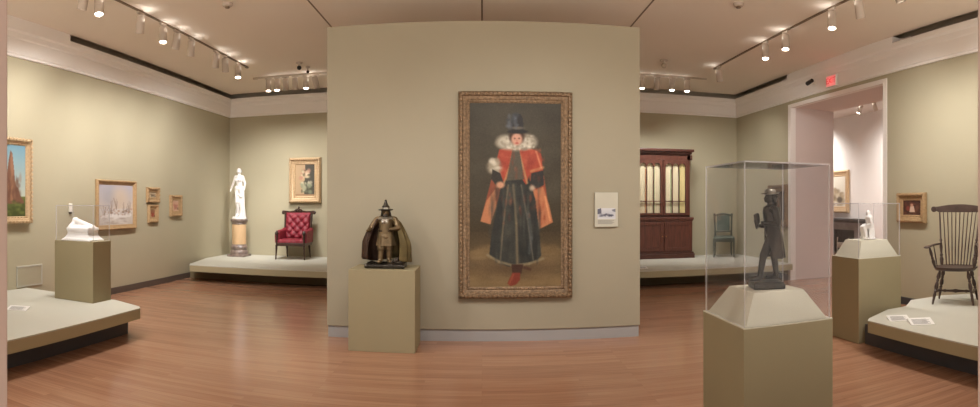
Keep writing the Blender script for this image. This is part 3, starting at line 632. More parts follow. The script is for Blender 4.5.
c_((-.045, -.045, .21), (-.035, -.02, .33), .042, .055); c_((.035, -.02, .21), (.03, -.02, .33), .042, .055)
c_((0, -.02, .34), (0, -.01, .38), .075, .07); c_((0, -.02, .38), (0, -.01, .49), .068, .076)
c_((-.085, .0, .52), (.085, .0, .52), .036, .036); c_((0, 0, .53), (0, -.01, .57), .03, .028)
c_((0, -.015, .585), (0, -.02, .60), .036, .034); c_((0, -.052, .588), (0, -.055, .582), .008, .007)
c_((-.10, .0, .515), (-.16, -.03, .43), .034, .028); c_((-.16, -.03, .43), (-.18, -.09, .40), .027, .02); c_((-.18, -.09, .40), (-.185, -.115, .40), .022, .014)
c_((.10, .0, .515), (.14, -.05, .43), .034, .028); c_((.14, -.05, .43), (.085, -.105, .42), .027, .02); c_((.085, -.105, .42), (.065, -.115, .42), .022, .014)
blob('figure', mb, M['bronzel'], t, .006, 3)
# skirted coat over the thighs, belt
def skirt(z0, z1, r0, r1, n=28, amp=.06, cy=-.015, sy=.8):
    return [[(cos(2 * pi * k / n) * (r0 + (r1 - r0) * u) * (1 + amp * u * cos(k * 2 * pi / n * 7)), cy + sin(2 * pi * k / n) * (r0 + (r1 - r0) * u) * sy * (1 + amp * u * cos(k * 2 * pi / n * 7)), z0 + (z1 - z0) * u) for k in range(n)] for u in (0, .25, .5, .75, 1)]
mb = MB(); mb.rings(skirt(.42, .24, .082, .104, amp=.08)); mb.build('coat_skirt', M['bronzel'], t, smooth=True)
mb = MB(); mb.lathe([(.08, .385), (.085, .39), (.085, .405), (.08, .41)], 0, -.015, 24, 1, .82); mb.build('belt', M['bronze'], t, smooth=True)
mb = MB(); mb.lathe([(.035, .548), (.075, .54), (.088, .53), (.08, .518), (.04, .525)], 0, -.012, 26); 
mb.ball((0, -.075, .515), (.045, .022, .03), 7); mb.ball((-.02, -.082, .495), (.02, .015, .022), 6); mb.ball((.02, -.082, .495), (.02, .015, .022), 6); mb.build('collar', M['silver'], t, smooth=True)
mb = MB()
for i in range(9): a = pi + (i - 4) * .22 + pi / 2; capsule(mb, (.022 * cos(a), -.03 + .02 * sin(a), .575), (.025 * cos(a), -.035 + .022 * sin(a), .55), .010, .008)
for i in range(7): a = i / 6 * pi; capsule(mb, (.035 * cos(a), -.01 + .03 * sin(a), .61), (.05 * cos(a), .0 + .04 * sin(a), .55), .014, .014)
blob('hair_and_beard', mb, M['bronzey'], t, .006, 2)
mb = MB(); mb.lathe([(.03, .612), (.078, .618), (.082, .622), (.08, .63), (.046, .634), (.042, .66), (.028, .675), (.018, .70), (.012, .725), (.004, .735)], 0, -.015, 26); mb.build('hat', M['bronzey'], t, smooth=True)
mb = MB(); mb.lathe([(.0445, .634), (.047, .636), (.046, .647), (.043, .649)], 0, -.015, 24); mb.build('hat_band', M['silver'], t, smooth=True)
# cloak: one sheet round the back, flared, open in front; ring runs from the right front edge round to the left
def cloak(a0, a1, mside):
    R = []
    for j in range(15):
        u = j / 14; z = .535 - .455 * u; row = []
        for i in range(57):
            w = i / 56; a = radians(-62 + (242 + 62 - 0) * w + 0) 
            a = radians(-50) + w * radians(280)
            rx = .108 + .148 * min(1, u * 1.7) ** .62; ry = .065 + .075 * u
            fold = 1 + .09 * u * cos(a * 11) + .05 * u * cos(a * 17 + 1)
            row.append((cos(a) * rx * fold, .01 + sin(a) * ry * fold, z - (.02 * sin(w * pi * 4) * u)))
        R.append(row)
    return R
R = cloak(0, 1, 0); half = 57 // 2 + 1
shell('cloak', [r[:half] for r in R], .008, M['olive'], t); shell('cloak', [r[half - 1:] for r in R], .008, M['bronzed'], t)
mb = MB()   # scrolls lying on the base by the right foot
for (x, y, z, a) in ((.10, -.07, .07, .3), (.15, -.03, .075, -.4), (.17, -.08, .065, .1), (.13, -.05, .10, .8)):
    capsule(mb, (x - .04 * cos(a), y, z - .02 * sin(a)), (x + .04 * cos(a), y + .02, z + .02 * sin(a)), .014, .014)
blob('ground_foliage', mb, M['bronze'], t, .006, 1)

# ================================================================ STANDING BRONZE MAN (large case)
t = thing('standing_bronze', 'dark bronze man in a long coat striding left, inside the large near case', 'statue', (1.70, 3.15, 1.026), radians(-104))
s = .575; Z0 = .045
lean = lambda z: .062 * min(1, max(0, z - .03) / .45)
def c2(mb, a, b, ra, rb): return capsule(mb, (a[0] * s, (a[1] + lean(a[2])) * s, a[2] * s + Z0), (b[0] * s, (b[1] + lean(b[2])) * s, b[2] * s + Z0), ra * s, rb * s)
mb = MB(); mb.box(-.085, .085, -.10, .10, 0, .03, .004); mb.box(-.078, .078, -.093, .093, .028, .044, .006)
blob('bronze_base', mb, M['bronzey'], t, .005, 1)
mb = MB()
c2(mb, (.05, -.10, .035), (.055, -.20, .025), .032, .022); c2(mb, (-.05, .12, .035), (-.06, .02, .025), .032, .022)
c2(mb, (.05, -.09, .04), (.045, -.08, .27), .028, .042); c2(mb, (-.05, .125, .04), (-.045, .06, .27), .028, .042)
c2(mb, (.045, -.08, .27), (.04, .0, .50), .046, .062); c2(mb, (-.045, .06, .27), (-.04, .01, .50), .046, .062)
c2(mb, (0, .005, .52), (0, -.005, .60), .082, .078); c2(mb, (0, -.01, .60), (0, -.02, .74), .075, .088)
c2(mb, (-.095, -.01, .77), (.095, -.01, .77), .044, .044); c2(mb, (0, -.01, .79), (0, -.02, .86), .036, .034)
c2(mb, (0, -.03, .885), (0, -.03, .915), .05, .05); c2(mb, (0, -.08, .895), (0, -.088, .885), .012, .01); c2(mb, (0, -.07, .86), (0, -.065, .86), .018, .018)
c2(mb, (-.115, .0, .765), (-.14, .05, .61), .042, .036); c2(mb, (-.14, .05, .61), (-.10, -.09, .585), .034, .024); c2(mb, (-.10, -.09, .585), (-.085, -.13, .59), .026, .018)
c2(mb, (.115, .0, .765), (.135, .03, .62), .042, .036); c2(mb, (.135, .03, .62), (.10, -.10, .62), .034, .024); c2(mb, (.10, -.10, .62), (.07, -.13, .63), .026, .018)
for k in range(4): c2(mb, (-.085 - .008 * k, -.135, .60 - .012 * k), (-.075 + .0 * k, -.16, .592 - .012 * k), .008, .007)
blob('figure', mb, M['bronzey'], t, .0045, 3)
R = []
for j in range(13):
    u = j / 12; z = (.80 - .56 * u) * s + Z0; row = []
    for i in range(41):
        cut = 62 * max(0, (u - .38) / .62) ** .8; a = radians(-58 + cut) + i / 40 * radians(296 - 2 * cut)
        rx = (.105 + .03 * max(0, u - .35) * 1.6) if u > .1 else .09; waist = 1 - .12 * math.exp(-((u - .38) / .14) ** 2)
        ry = .095 + .14 * max(0, u - .4) * (1 if sin(a) > 0 else .35)
        f_ = 1 + .05 * u * cos(a * 9); row.append((cos(a) * rx * waist * f_ * s, (sin(a) * ry * waist * f_ - .005 + lean(.80 - .56 * u)) * s, z))
    R.append(row)
shell('coat', R, .005, M['bronze'], t)
mb = MB(); mb.lathe([(.05, .925), (.088, .93), (.092, .942), (.062, .946), (.058, .975), (.04, .992), (.003, .995)], 0, .037, 24); mb.v = [(x * s, y * s * 1.1, z * s + Z0 + (abs(y) * .12 * s if z < .946 else 0)) for x, y, z in mb.v]
mb.build('hat', M['hatb'], t, smooth=True)
mb = MB(); c2(mb, (0, .03, .90), (0, .04, .82), .035, .022); c2(mb, (.03, .0, .91), (.035, .02, .86), .025, .02); c2(mb, (-.03, .0, .91), (-.035, .02, .86), .025, .02); blob('hair', mb, M['bronzey'], t, .005, 2)
mb = MB(); c2(mb, (.0, -.17, .64), (.0, -.17, .70), .035, .03); c2(mb, (0, -.17, .585), (0, -.17, .64), .02, .03); c2(mb, (.0, -.19, .70), (.0, -.16, .715), .02, .018); blob('held_object', mb, M['bronzey'], t, .0045, 2)

# ================================================================ SMALL WHITE SEATED FIGURE
t = thing('plaster_figure', 'small white seated figure on the sloped plinth in the right case', 'statuette', (4.20, 5.27, 1.131), radians(-112))
mb = MB(); mb.box(-.06, .06, -.08, .07, 0, .02, .003); mb.box(-.045, .045, -.01, .06, .018, .13, .006)
c_((0, .02, .14), (0, .01, .17), .045, .045); c_((0, .01, .17), (0, .0, .25), .042, .046); c_((-.05, .0, .25), (.05, .0, .25), .022, .022); c_((0, 0, .26), (0, -.005, .29), .017, .016); c_((0, -.008, .305), (0, -.01, .315), .026, .024)
c_((-.025, 0, .145), (-.03, -.08, .14), .03, .024); c_((-.03, -.08, .14), (-.03, -.07, .03), .023, .016); c_((.025, 0, .145), (.03, -.075, .145), .03, .024); c_((.03, -.075, .145), (.03, -.05, .03), .023, .016)
c_((-.03, -.07, .03), (-.03, -.095, .026), .014, .01); c_((.03, -.05, .03), (.03, -.08, .026), .014, .01)
c_((-.055, 0, .245), (-.07, .0, .18), .019, .016); c_((-.07, .0, .18), (-.04, -.06, .165), .015, .012); c_((.055, 0, .245), (.075, .01, .18), .019, .016); c_((.075, .01, .18), (.05, -.05, .165), .015, .012)
for x in (-.04, -.015, .015, .04): c_((x, -.05, .12), (x * 1.3, -.05, .03), .014, .02)
blob('figure', mb, M['marble'], t, .006, 3)

# ================================================================ MAHOGANY BOOKCASE
CX, CY = 3.925, 12.0
t = thing('bookcase', 'tall mahogany bookcase with arched glass doors on the back platform', 'bookcase', (CX, CY, ZP1))
top = z_at(148, CX, CY - .1) - ZP1; mid = z_at(217.5, CX, CY - .1) - ZP1; HW, UW = .70, .64
dp = .5
mb = MB(); mb.box(-HW + .03, HW - .03, .0, dp, .14, mid - .05); mb.box(-HW, HW, -.03, dp, mid - .055, mid, .01); mb.box(-HW + .015, HW - .015, -.015, dp, mid - .08, mid - .055, .005); mb.build('lower_case', M['mahog'], t)
mb = MB(); mb.box(-HW - .015, HW + .015, -.045, dp, 0, .10, .01); mb.box(-HW, HW, -.03, dp, .10, .14, .012); mb.build('base_moulding', M['mahogd'], t)
mb = MB(); mb.box(-UW, -UW + .06, .08, dp, mid, top - .14); mb.box(UW - .06, UW, .08, dp, mid, top - .14); mb.box(-UW, UW, dp - .03, dp, mid, top - .14); mb.box(-UW, UW, .08, dp, mid, mid + .04); mb.box(-UW, UW, .08, dp, top - .24, top - .14)
mb.build('upper_case', M['mahog'], t)
mb = MB()
for z0, z1, q_ in ((top - .14, top - .11, .01), (top - .11, top - .06, .04), (top - .06, top, .08)): mb.box(-UW - q_, UW + q_, .08 - q_, dp, z0, z1, .008)
mb.box(UW + .0, UW + .05, .04, .12, top - .24, top - .13, .01); mb.box(-UW - .05, -UW, .04, .12, top - .24, top - .13, .01); mb.build('cornice', M['mahogd'], t)
for sgn in (-1, 1):   # lower doors
    x0, x1 = (-HW + .05, -.01) if sgn < 0 else (.01, HW - .05)
    mb = MB(); z0, z1 = .17, mid - .1
    mb.box(x0, x1, -.022, 0, z0, z1, .003); fr_ = .07
    for a in ((x0, x0 + fr_, z0, z1), (x1 - fr_, x1, z0, z1), (x0 + fr_, x1 - fr_, z0, z0 + fr_), (x0 + fr_, x1 - fr_, z1 - fr_, z1)): mb.box(a[0], a[1], -.034, -.02, a[2], a[3], .003)
    d = mb.build('door', M['mahog'], t); MB().ball(((-.04 if sgn < 0 else .04), -.045, (z0 + z1) / 2), .012, 6).build('knob', M['brass'], d)
for sgn in (-1, 1):   # glazed doors with three lancet lights each
    x0, x1 = (-UW + .055, -.006) if sgn < 0 else (.006, UW - .055); z0, z1 = mid + .045, top - .245
    st = .055; n3 = 3; gw = (x1 - x0 - 2 * st); lw = gw / 3; bar = .017
    mb = MB(); y0, y1 = .045, .075
    mb.box(x0, x0 + st, y0, y1, z0, z1, .003); mb.box(x1 - st, x1, y0, y1, z0, z1, .003); mb.box(x0 + st, x1 - st, y0, y1, z0, z0 + .05, .003)
    zs = z1 - .06 - lw * .62            # spring of the arches
    for i in (1, 2): X = x0 + st + lw * i; mb.box(X - bar / 2, X + bar / 2, y0, y1, z0 + .05, zs)
    mb.box(x0 + st, x1 - st, y0 + .004, y1, z0 + .05 + (zs - z0) * .235, z0 + .05 + (zs - z0) * .235 + .018)
    for i in range(3):                  # spandrels of pointed arches
        a, b = x0 + st + lw * i, x0 + st + lw * (i + 1); cxm = (a + b) / 2; ai, bi = a + bar / 2 * (i > 0), b - bar / 2 * (i < 2)
        L_ = [(ai + (cxm - ai) * (1 - cos(k_ / 6 * pi / 2)) , zs + lw * .55 * sin(k_ / 6 * pi / 2)) for k_ in range(7)]
        mb.slab([(a, zs), *L_, (cxm, z1), (a, z1)], y0, y1)
        L_ = [(bi - (bi - cxm) * (1 - cos(k_ / 6 * pi / 2)), zs + lw * .55 * sin(k_ / 6 * pi / 2)) for k_ in range(7)]
        mb.slab([(b, zs), *L_, (cxm, z1), (b, z1)], y0, y1)
    d = mb.build('glazed_door', M['mahog'], t)
    MB().box(x0 + st, x1 - st, .068, .071, z0 + .05, z1 - .03).build('glass', M['glass'], d)
    for i in range(3):
        a = x0 + st + lw * i; mb = MB(); n = 12
        pts = [(a + lw * k_ / n, .098 + .003 * sin(k_ / n * 6 * pi)) for k_ in range(n + 1)]
        mb.rings([[(x, y, z) for x, y in pts] + [(x, y + .006, z) for x, y in reversed(pts)] for z in (z0 + .03, z1 - .02)])
        mb.build('curtain', M['fabricy' if (sgn > 0 and i == 2) else 'fabric'], t)
    mb = MB()
    for i, (cc) in enumerate(('fabricg', 'fabrico')):
        pass
    X = x0 + st + lw * 2; MB().box(X + .014, X + .032, .082, .086, z0 + .05, zs - .05).build('curtain_stripe', M['fabricg'], t)
    X = x0 + st + lw; MB().box(X - .03, X - .014, .082, .086, z0 + .05, zs - .05).build('curtain_stripe', M['fabrico' if sgn < 0 else 'fabricg'], t)

# ================================================================ GREEN SIDE CHAIR
t = thing('side_chair', 'dark green upholstered side chair in the back right corner of the room', 'chair', (5.33, 11.93, ZP1 + .008), radians(-22))
for sx in (-1, 1):
    mb = MB(); mb.turned((sx * .22, -.2, .40), (sx * .225, -.21, 0), [(0, .026), (.12, .026), (.16, .018), (.24, .025), (.4, .022), (.85, .014), (.9, .02), (1, .014)], 10); mb.build('leg', M['green'], t, smooth=True)
    mb = MB(); mb.tube([(sx * .19, .27, 0), (sx * .185, .21, .25), (sx * .185, .2, .42)], [.016, .02, .024], 8); mb.build('leg', M['green'], t, smooth=True)
    mb = MB(); mb.tube([(sx * .185, .2, .42), (sx * .19, .22, .65), (sx * .2, .28, .93)], [.024, .02, .022], 8); mb.ball((sx * .2, .283, .95), .028, 6); mb.build('back_post', M['green'], t, smooth=True)
mb = MB(); mb.box(-.24, .24, -.22, -.18, .34, .41, .008); mb.box(-.235, -.2, -.2, .22, .34, .41, .008); mb.box(.2, .235, -.2, .22, .34, .41, .008); mb.box(-.2, .2, .18, .22, .34, .41, .008); mb.build('seat_rail', M['green'], t)
mb = MB(); mb.rings([[(-a, -.235 + c, z), (a, -.235 + c, z), (a * .92, .21 - c, z), (-a * .92, .21 - c, z)] for a, c, z in ((.235, 0, .40), (.24, -.005, .43), (.23, .01, .455), (.18, .06, .47))]); mb.build('seat', M['greenf'], t)
mb = MB(); mb.tube([(-.2, .28, .92), (-.1, .275, .95), (0, .27, .965), (.1, .275, .95), (.2, .28, .92)], .02, 8); mb.build('back_frame', M['green'], t, smooth=True); MB().tube([(-.19, .22, .56), (.19, .22, .56)], .016, 8).build('back_rail', M['green'], t, smooth=True)
mb = MB(); mb.rings([[(-.15 - c, .215 + k_ * (z - .58) + yy, z) for c, yy in ((0, 0),)] + [(.15 + c, .215 + k_ * (z - .58) + yy, z) for c, yy in ((0, 0),)] + [(.15, .25 + k_ * (z - .58), z), (-.15, .25 + k_ * (z - .58), z)] for z, c, k_ in ((.58, 0, .16), (.75, 0, .16), (.93, 0, .16))]); mb.build('backrest', M['greenf'], t)

# ================================================================ WINDSOR CHAIR
t = thing('spindle_chair', 'tall dark spindle-back wooden armchair on the right platform', 'chair', (5.16, 4.78, ZP1 + .006), radians(-56))
WM = M['windsor']
mb = MB(); n = 36; R = []
out = [(.27 * (abs(cos(a)) ** .8) * (1 if cos(a) > 0 else -1), .225 * (abs(sin(a)) ** .9) * (1 if sin(a) > 0 else -1)) for a in [2 * pi * k / n for k in range(n)]]
for f_, z in ((.0, .425), (.5, .422), (.86, .43), (1, .437), (1, .425), (.9, .395), (.0, .39)): R.append([(x * f_, y * f_ - (.0), z) for x, y in out])
mb.rings(R, cap=False); mb.build('seat', WM, t, smooth=True)
bal = [(0, .012), (.06, .015), (.14, .024), (.2, .026), (.27, .014), (.3, .02), (.33, .013), (.4, .022), (.5, .026), (.58, .014), (.61, .022), (.64, .013), (.72, .019), (1, .011)]
L4 = {}
for sx, sy in ((-1, -1), (1, -1), (-1, 1), (1, 1)):
    a, b = (sx * .17, sy * .14, .40), (sx * .245, sy * .215, 0); L4[(sx, sy)] = (Vector(a), Vector(b)); mb = MB(); mb.turned(a, b, bal, 12); mb.build('leg', WM, t, smooth=True)
pt = lambda k: L4[k][0].lerp(L4[k][1], .66)
for sx in (-1, 1):
    mb = MB(); mb.turned(pt((sx, -1)), pt((sx, 1)), [(0, .009), (.3, .012), (.5, .02), (.7, .012), (1, .009)], 10); mb.build('stretcher', WM, t, smooth=True)
a, b = (pt((-1, -1)) + pt((-1, 1))) / 2, (pt((1, -1)) + pt((1, 1))) / 2
mb = MB(); mb.turned(a, b, [(0, .009), (.15, .013), (.2, .019), (.25, .012), (.42, .016), (.5, .024), (.58, .016), (.75, .012), (.8, .019), (.85, .013), (1, .009)], 12); mb.build('stretcher', WM, t, smooth=True)
# back: crest, nine spindles, two turned posts
yb = lambda z: .17 + (z - .43) * .26; cz = 1.10
for sx in (-1, 1):
    mb = MB(); mb.turned((sx * .20, .165, .42), (sx * .262, yb(cz), cz), [(0, .014), (.05, .02), (.12, .026), (.18, .014), (.2, .022), (.23, .013), (.34, .021), (.44, .013), (.47, .02), (.5, .012), (.75, .011), (1, .009)], 12); mb.build('back_post', WM, t, smooth=True)
for i in range(9):
    w = (i - 4) / 4; mb = MB(); mb.turned((w * .145, .185 + .01 * (1 - w * w), .425), (w * .215, yb(cz) + .03 * (1 - w * w), cz + .01), [(0, .007), (.3, .0085), (.6, .006), (1, .0055)], 8); mb.build('spindle', WM, t, smooth=True)
mb = MB(); R = []
for i in range(25):
    w = -1 + i / 12; h = .038 + .026 * (1 - w * w) if abs(w) < .9 else .034; x = w * .33; y = yb(cz) + .03 * (1 - w * w); z = cz + .015 + .015 * (1 - w * w) + (.012 if abs(w) > .9 else 0)
    R.append([(x, y - .012, z - h * .6), (x, y + .012, z - h * .6), (x, y + .013, z + h * .5), (x, y + .006, z + h), (x, y - .006, z + h), (x, y - .013, z + h * .5)])
mb.rings(R)
for sx in (-1, 1): mb.tube([(sx * .335, yb(cz) - .02, cz + .03), (sx * .335, yb(cz) + .02, cz + .03)], .036, 16); mb.tube([(sx * .335, yb(cz) - .026, cz + .03), (sx * .335, yb(cz) + .02, cz + .03)], .018, 12)
mb.build('crest_rail', WM, t, smooth=True)
for sx in (-1, 1):
    mb = MB(); P_ = [(sx * .225, .205, .69), (sx * .27, .08, .685), (sx * .295, -.06, .68), (sx * .31, -.15, .675), (sx * .32, -.20, .67)]; wd = [.014, .018, .02, .026, .03]
    mb.rings([[(x - w_, y, z), (x - w_, y, z + .018), (x + w_, y, z + .018), (x + w_, y, z)] for (x, y, z), w_ in zip(P_, wd)]); mb.ball((sx * .32, -.205, .678), (.038, .022, .015), 6); mb.build('armrest', WM, t, smooth=False)
    mb = MB(); mb.turned((sx * .235, -.10, .425), (sx * .30, -.13, .675), [(0, .011), (.1, .015), (.3, .024), (.42, .012), (.47, .02), (.52, .012), (.7, .02), (1, .011)], 12); mb.build('arm_support', WM, t, smooth=True)
    mb = MB(); mb.turned((sx * .235, .03, .425), (sx * .278, .03, .68), [(0, .007), (.4, .009), (1, .006)], 8); mb.build('arm_spindle', WM, t, smooth=True)

# ================================================================ SMALL THINGS
def card(label, x, y, z, rz, w=.16, d=.22, tilt=.2, group=None, cat='label'):
    t = thing('text_card', label, cat, (x, y, z), rz, group)
    hb = d * tilt
    mb = MB(); mb.rings([[(-w / 2, -d / 2, 0), (w / 2, -d / 2, 0), (w / 2, -d / 2, .004), (-w / 2, -d / 2, .004)], [(-w / 2, d / 2, 0), (w / 2, d / 2, 0), (w / 2, d / 2, .004 + hb), (-w / 2, d / 2, .004 + hb)]]); mb.build('card', M['paper'], t)
    mb = MB()
    for i in range(6):
        u = .12 + .12 * i; y_ = -d / 2 + d * u; zz_ = .0045 + hb * u
        mb.add([(-w * .38, y_, zz_ + .0006), (w * (.36 - .1 * (i % 2)), y_, zz_ + .0006), (w * (.36 - .1 * (i % 2)), y_ + d * .05, zz_ + .0006 + hb * .05), (-w * .38, y_ + d * .05, zz_ + .0006 + hb * .05)], [(0, 1, 2, 3)])
    mb.build('printed_lines', M['ink'], t); return t
g = 'text cards on the right platform'
card('white text card on the right platform, nearer the pedestal', 3.98, 4.50, ZP1 + .001, radians(-30), .22, .2, .1, g)
card('white text card on the right platform, nearer the viewer', 4.02, 4.20, ZP1 + .001, radians(-30), .24, .2, .16, g)
card('small white text card on the back right platform before the bookcase', x_on(643, 10.3), 10.3, ZP1 + .001, 0, .16, .14, .2)
card('white text card on the left platform in front of the pedestal', -4.75, 4.55, ZP1 + .001, radians(30), .24, .2, .1)
card('white text card on the statue platform between the column and armchair', -4.45, 10.15, ZP1 + .001, 0, .18, .12, .15) if False else None
# wall sensor on the left wall
Y_ = y_on(69.7, XL); r_ = hypot(XL, Y_); zc_ = EYE + (YC - 208.8) / FP * r_
t = thing('humidity_sensor', 'small white sensor with dark lower end on the left wall above the marble carving', 'sensor', (XL - .001, Y_, zc_), pi / 2)
MB().box(-.03, .03, -.035, 0, -.05, .085, .008).build('housing', M['plastic'], t); MB().box(-.022, .022, -.03, 0, -.08, -.05, .004).build('probe', M['bronze'], t)
# pale access panel low on the left wall
t = thing('wall_grille', 'pale rectangular grille low on the left wall behind the platform', 'vent', (XL + .001, 5.86, .34 + .17), pi / 2)
mb = MB(); 
for a in ((-.26, .26, .13, .15), (-.26, .26, -.148, -.13), (-.26, -.24, -.13, .13), (.24, .26, -.13, .13)): mb.box(a[0], a[1], -.014, 0, a[2], a[3])
mb.build('grille_frame', M['plattop'], t); mb = MB(); mb.box(-.24, .24, -.004, 0, -.13, .13)
for i in range(16): z = -.12 + i * .016; mb.box(-.24, .24, -.010, -.003, z, z + .006)
mb.build('slats', mat('grille_pale', (196, 190, 168), .7, var=.01), t)
# EXIT sign on the frieze above the doorway
def text_obj(s_, size, m, parent, loc, rot, ext=.002):
    cu = bpy.data.curves.new('letters', 'FONT'); cu.body = s_; cu.size = size; cu.align_x = 'CENTER'; cu.align_y = 'CENTER'; cu.extrude = ext
    o = bpy.data.objects.new('letters', cu); C.objects.link(o); dg = bpy.context.evaluated_depsgraph_get(); dg.update()
    me = bpy.data.meshes.new_from_object(o.evaluated_get(dg)); bpy.data.objects.remove(o); me.materials.clear(); me.materials.append(m)
    q = bpy.data.objects.new('letters', me); C.objects.link(q); q.parent = parent; q.location = loc; q.rotation_euler = rot; return q
XE = XR - .05; Y_ = y_on(833.2, XE); z_ = z_at(81.2, XE, Y_)
t = thing('exit_sign', 'glowing red EXIT sign on the white frieze above the doorway', 'sign', (XE - .005, Y_, z_), -pi / 2)
MB().box(-.15, .15, -.045, 0, -.1, .1, .006).build('sign_housing', M['plastic'], t)
MB().box(-.142, .142, -.049, -.044, -.092, .092).build('sign_face', M['exitb'], t)
text_obj('EXIT', .145, M['exitr'], t, (0, -.051, 0), (pi / 2, 0, 0))
lt = bpy.data.lights.new('exit_glow', 'POINT'); lt.energy = .5; lt.color = (1, .12, .12); lt.shadow_soft_size = .08; lo = bpy.data.objects.new('exit_glow', lt); C.objects.link(lo); lo.location = (XE - .13, Y_, z_)
# security camera on the frieze
XE = XR - .05; Y_ = y_on(815, XE); z_ = z_at(83.5, XE, Y_)
t = thing('security_camera', 'small black-lensed security camera left of the EXIT sign', 'camera', (XE - .005, Y_, z_), -pi / 2)
MB().box(-.06, .06, -.02, 0, -.04, .04, .008).build('mount', M['plastic'], t)
mb = MB(); mb.tube([(0, -.02, 0), (0, -.08, .01)], .012, 8); mb.build('arm', M['plastic'], t); mb = MB(); mb.tube([(-.09, -.11, .0), (.08, -.11, .03)], [.04, .036], 14); mb.build('body', M['black'], t, smooth=True)
# ceiling fixtures
def dome(label, name, px, z, Y, rad, m, cat='camera', grp=None):
    x = x_on(px, Y); t = thing(name, label, cat, (x, Y, ZC), 0, grp)
    MB().lathe([(rad * 1.5, 0), (rad * 1.5, -.015), (rad * 1.2, -.025)], n=20).build('ceiling_plate', M['head'], t, smooth=True)
    MB().lathe([(rad * .4, -.02), (rad * .5, -.07)], n=10).build('stem', M['head'], t, smooth=True)
    MB().ball((0, 0, -.10), (rad, rad, rad), 8).build('lens_ball', m, t, smooth=True); return t
dome('small black ball camera under the ceiling left of the middle wall', 'ceiling_camera', 299.2, ZC, 10.06, .042, M['black'])
dome('small dark sensor hanging beside the ball camera left of the middle wall', 'ceiling_sensor', 307.8, ZC, 10.42, .03, M['bronzed'], 'sensor')
dome('pale ball sensor under the ceiling right of the middle wall', 'ceiling_sensor', 664, ZC, 9.9, .05, M['trackw'], 'sensor')
def detector(px, py, label):
    r = 2.58 * FP / (YC - py); a = TH(px); t = thing('smoke_detector', label, 'smoke detector', (r * sin(a), r * cos(a), ZC), 0, 'smoke detectors')
    MB().lathe([(.07, 0), (.07, -.02), (.055, -.04), (.02, -.045)], n=24).build('detector_body', M['head'], t, smooth=True); MB().lathe([(.03, -.042), (.03, -.06), (.01, -.065)], n=12).build('sensor_cap', M['track'], t, smooth=True)
detector(227.5, 5, 'round smoke detector on the ceiling at left'); detector(738.5, 5, 'round smoke detector on the ceiling at right')

# ================================================================ MANTELPIECE IN THE NEXT ROOM
t = thing('mantelpiece', 'dark stone mantelpiece under the picture in the next room', 'fireplace', (FX - .002, 14.4, 0), -pi / 2)
mb = MB(); mb.box(-1.02, 1.02, -.34, 0, 1.02, 1.09, .01); mb.box(-.96, .96, -.28, 0, .97, 1.02, .01); mb.build('mantel_shelf', M['stoned'], t)
for sx in (-1, 1): mb = MB(); mb.box(sx * .78 - .14, sx * .78 + .14, -.2, 0, 0, .97, .01); mb.box(sx * .78 - .09, sx * .78 + .09, -.22, -.19, .12, .8, .006); mb.build('pilaster', M['stone'], t)
mb = MB(); mb.box(-.64, .64, -.18, 0, .74, .97, .008); mb.build('frieze', M['stone'], t)
mb = MB(); mb.box(-.64, .64, -.03, 0, 0, .74); mb.build('firebox', M['black'], t)
mb = MB()
for sx in (-.3, .3): mb.tube([(sx, -.14, 0), (sx, -.15, .3), (sx, -.14, .5)], [.03, .015, .022], 10)
mb.tube([(-.34, -.12, .18), (.34, -.12, .18)], .015, 8); mb.box(-.3, .3, -.16, -.08, .2, .34, .02); mb.build('fire_grate', M['silver'], t, smooth=True)

# ================================================================ TRACK LIGHTING
def track(label, x0, x1, y0, y1, m, th=.035, dz=.03):
    t = thing('lighting_track', label, 'lighting track', ((x0 + x1) / 2, (y0 + y1) / 2, ZC)); hx, hy = max((x1 - x0) / 2, th / 2), max((y1 - y0) / 2, th / 2)
    MB().box(-hx, hx, -hy, hy, -dz, -.001).build('rail', m, t)
    mb = MB()
    if hx > hy: mb.box(-hx, -hx + .09, -hy - .008, hy + .008, -dz - .01, -.001)
    else: mb.box(-hx - .006, hx + .006, hy - .09, hy, -dz - .01, -.001)
    mb.build('end_feed', m, t); return t
TXL, TXR, TYB = -4.34, 4.34, 10.95
track('long dark lighting track under the ceiling along the left wall', TXL, TXL, 1.6, 10.05, M['track'], .03, .02)
track('long dark lighting track under the ceiling along the right wall', TXR, TXR, 1.6, 10.15, M['track'], .03, .02)
track('pale lighting track under the ceiling across the back left', -4.6, -1.2, TYB, TYB, M['trackw'])
track('pale lighting track under the ceiling across the back right', 1.2, 4.55, TYB + .1, TYB + .1, M['trackw'])
track('lighting track under the ceiling facing the middle wall', -2.6, 3.0, 3.3, 3.3, M['trackw'])
track('lighting track under the ceiling of the next room', 9.35, 9.35, 7, 17, M['white']).location.z = 4.25

HEADP = {}
def head_meshes():
    mb = MB(); mb.box(-.02, .02, -.07, .07, -.028, 0, .004); HEADP['adapter'] = mb.mesh('adapter', M['head'])
    mb = MB(); mb.tube([(0, 0, -.02), (0, 0, -.085)], .011, 10); HEADP['stem'] = mb.mesh('stem', M['head'], True)
    mb = MB(); mb.lathe([(.02, .10), (.05, .095), (.056, .08), (.058, .0), (.06, -.12), (.062, -.14), (.054, -.142), (.052, -.12)], n=20); HEADP['housing'] = mb.mesh('lamp_housing', M['head'], True)
    for k_, m in (('on', 'lens'), ('off', 'lensoff')):
        mb = MB(); mb.lathe([(.051, -.112), (.051, -.128), (.03, -.134), (.005, -.136)], n=20); HEADP[k_] = mb.mesh('lamp_lens', M[m], True)
head_meshes()
def part(name, me, parent, loc=(0, 0, 0), rot=None):
    o = bpy.data.objects.new(name, me); C.objects.link(o); o.parent = parent; o.location = loc
    if rot is not None: o.rotation_mode = 'QUATERNION'; o.rotation_quaternion = rot
    return o
WARM = (1.0, .965, .92)
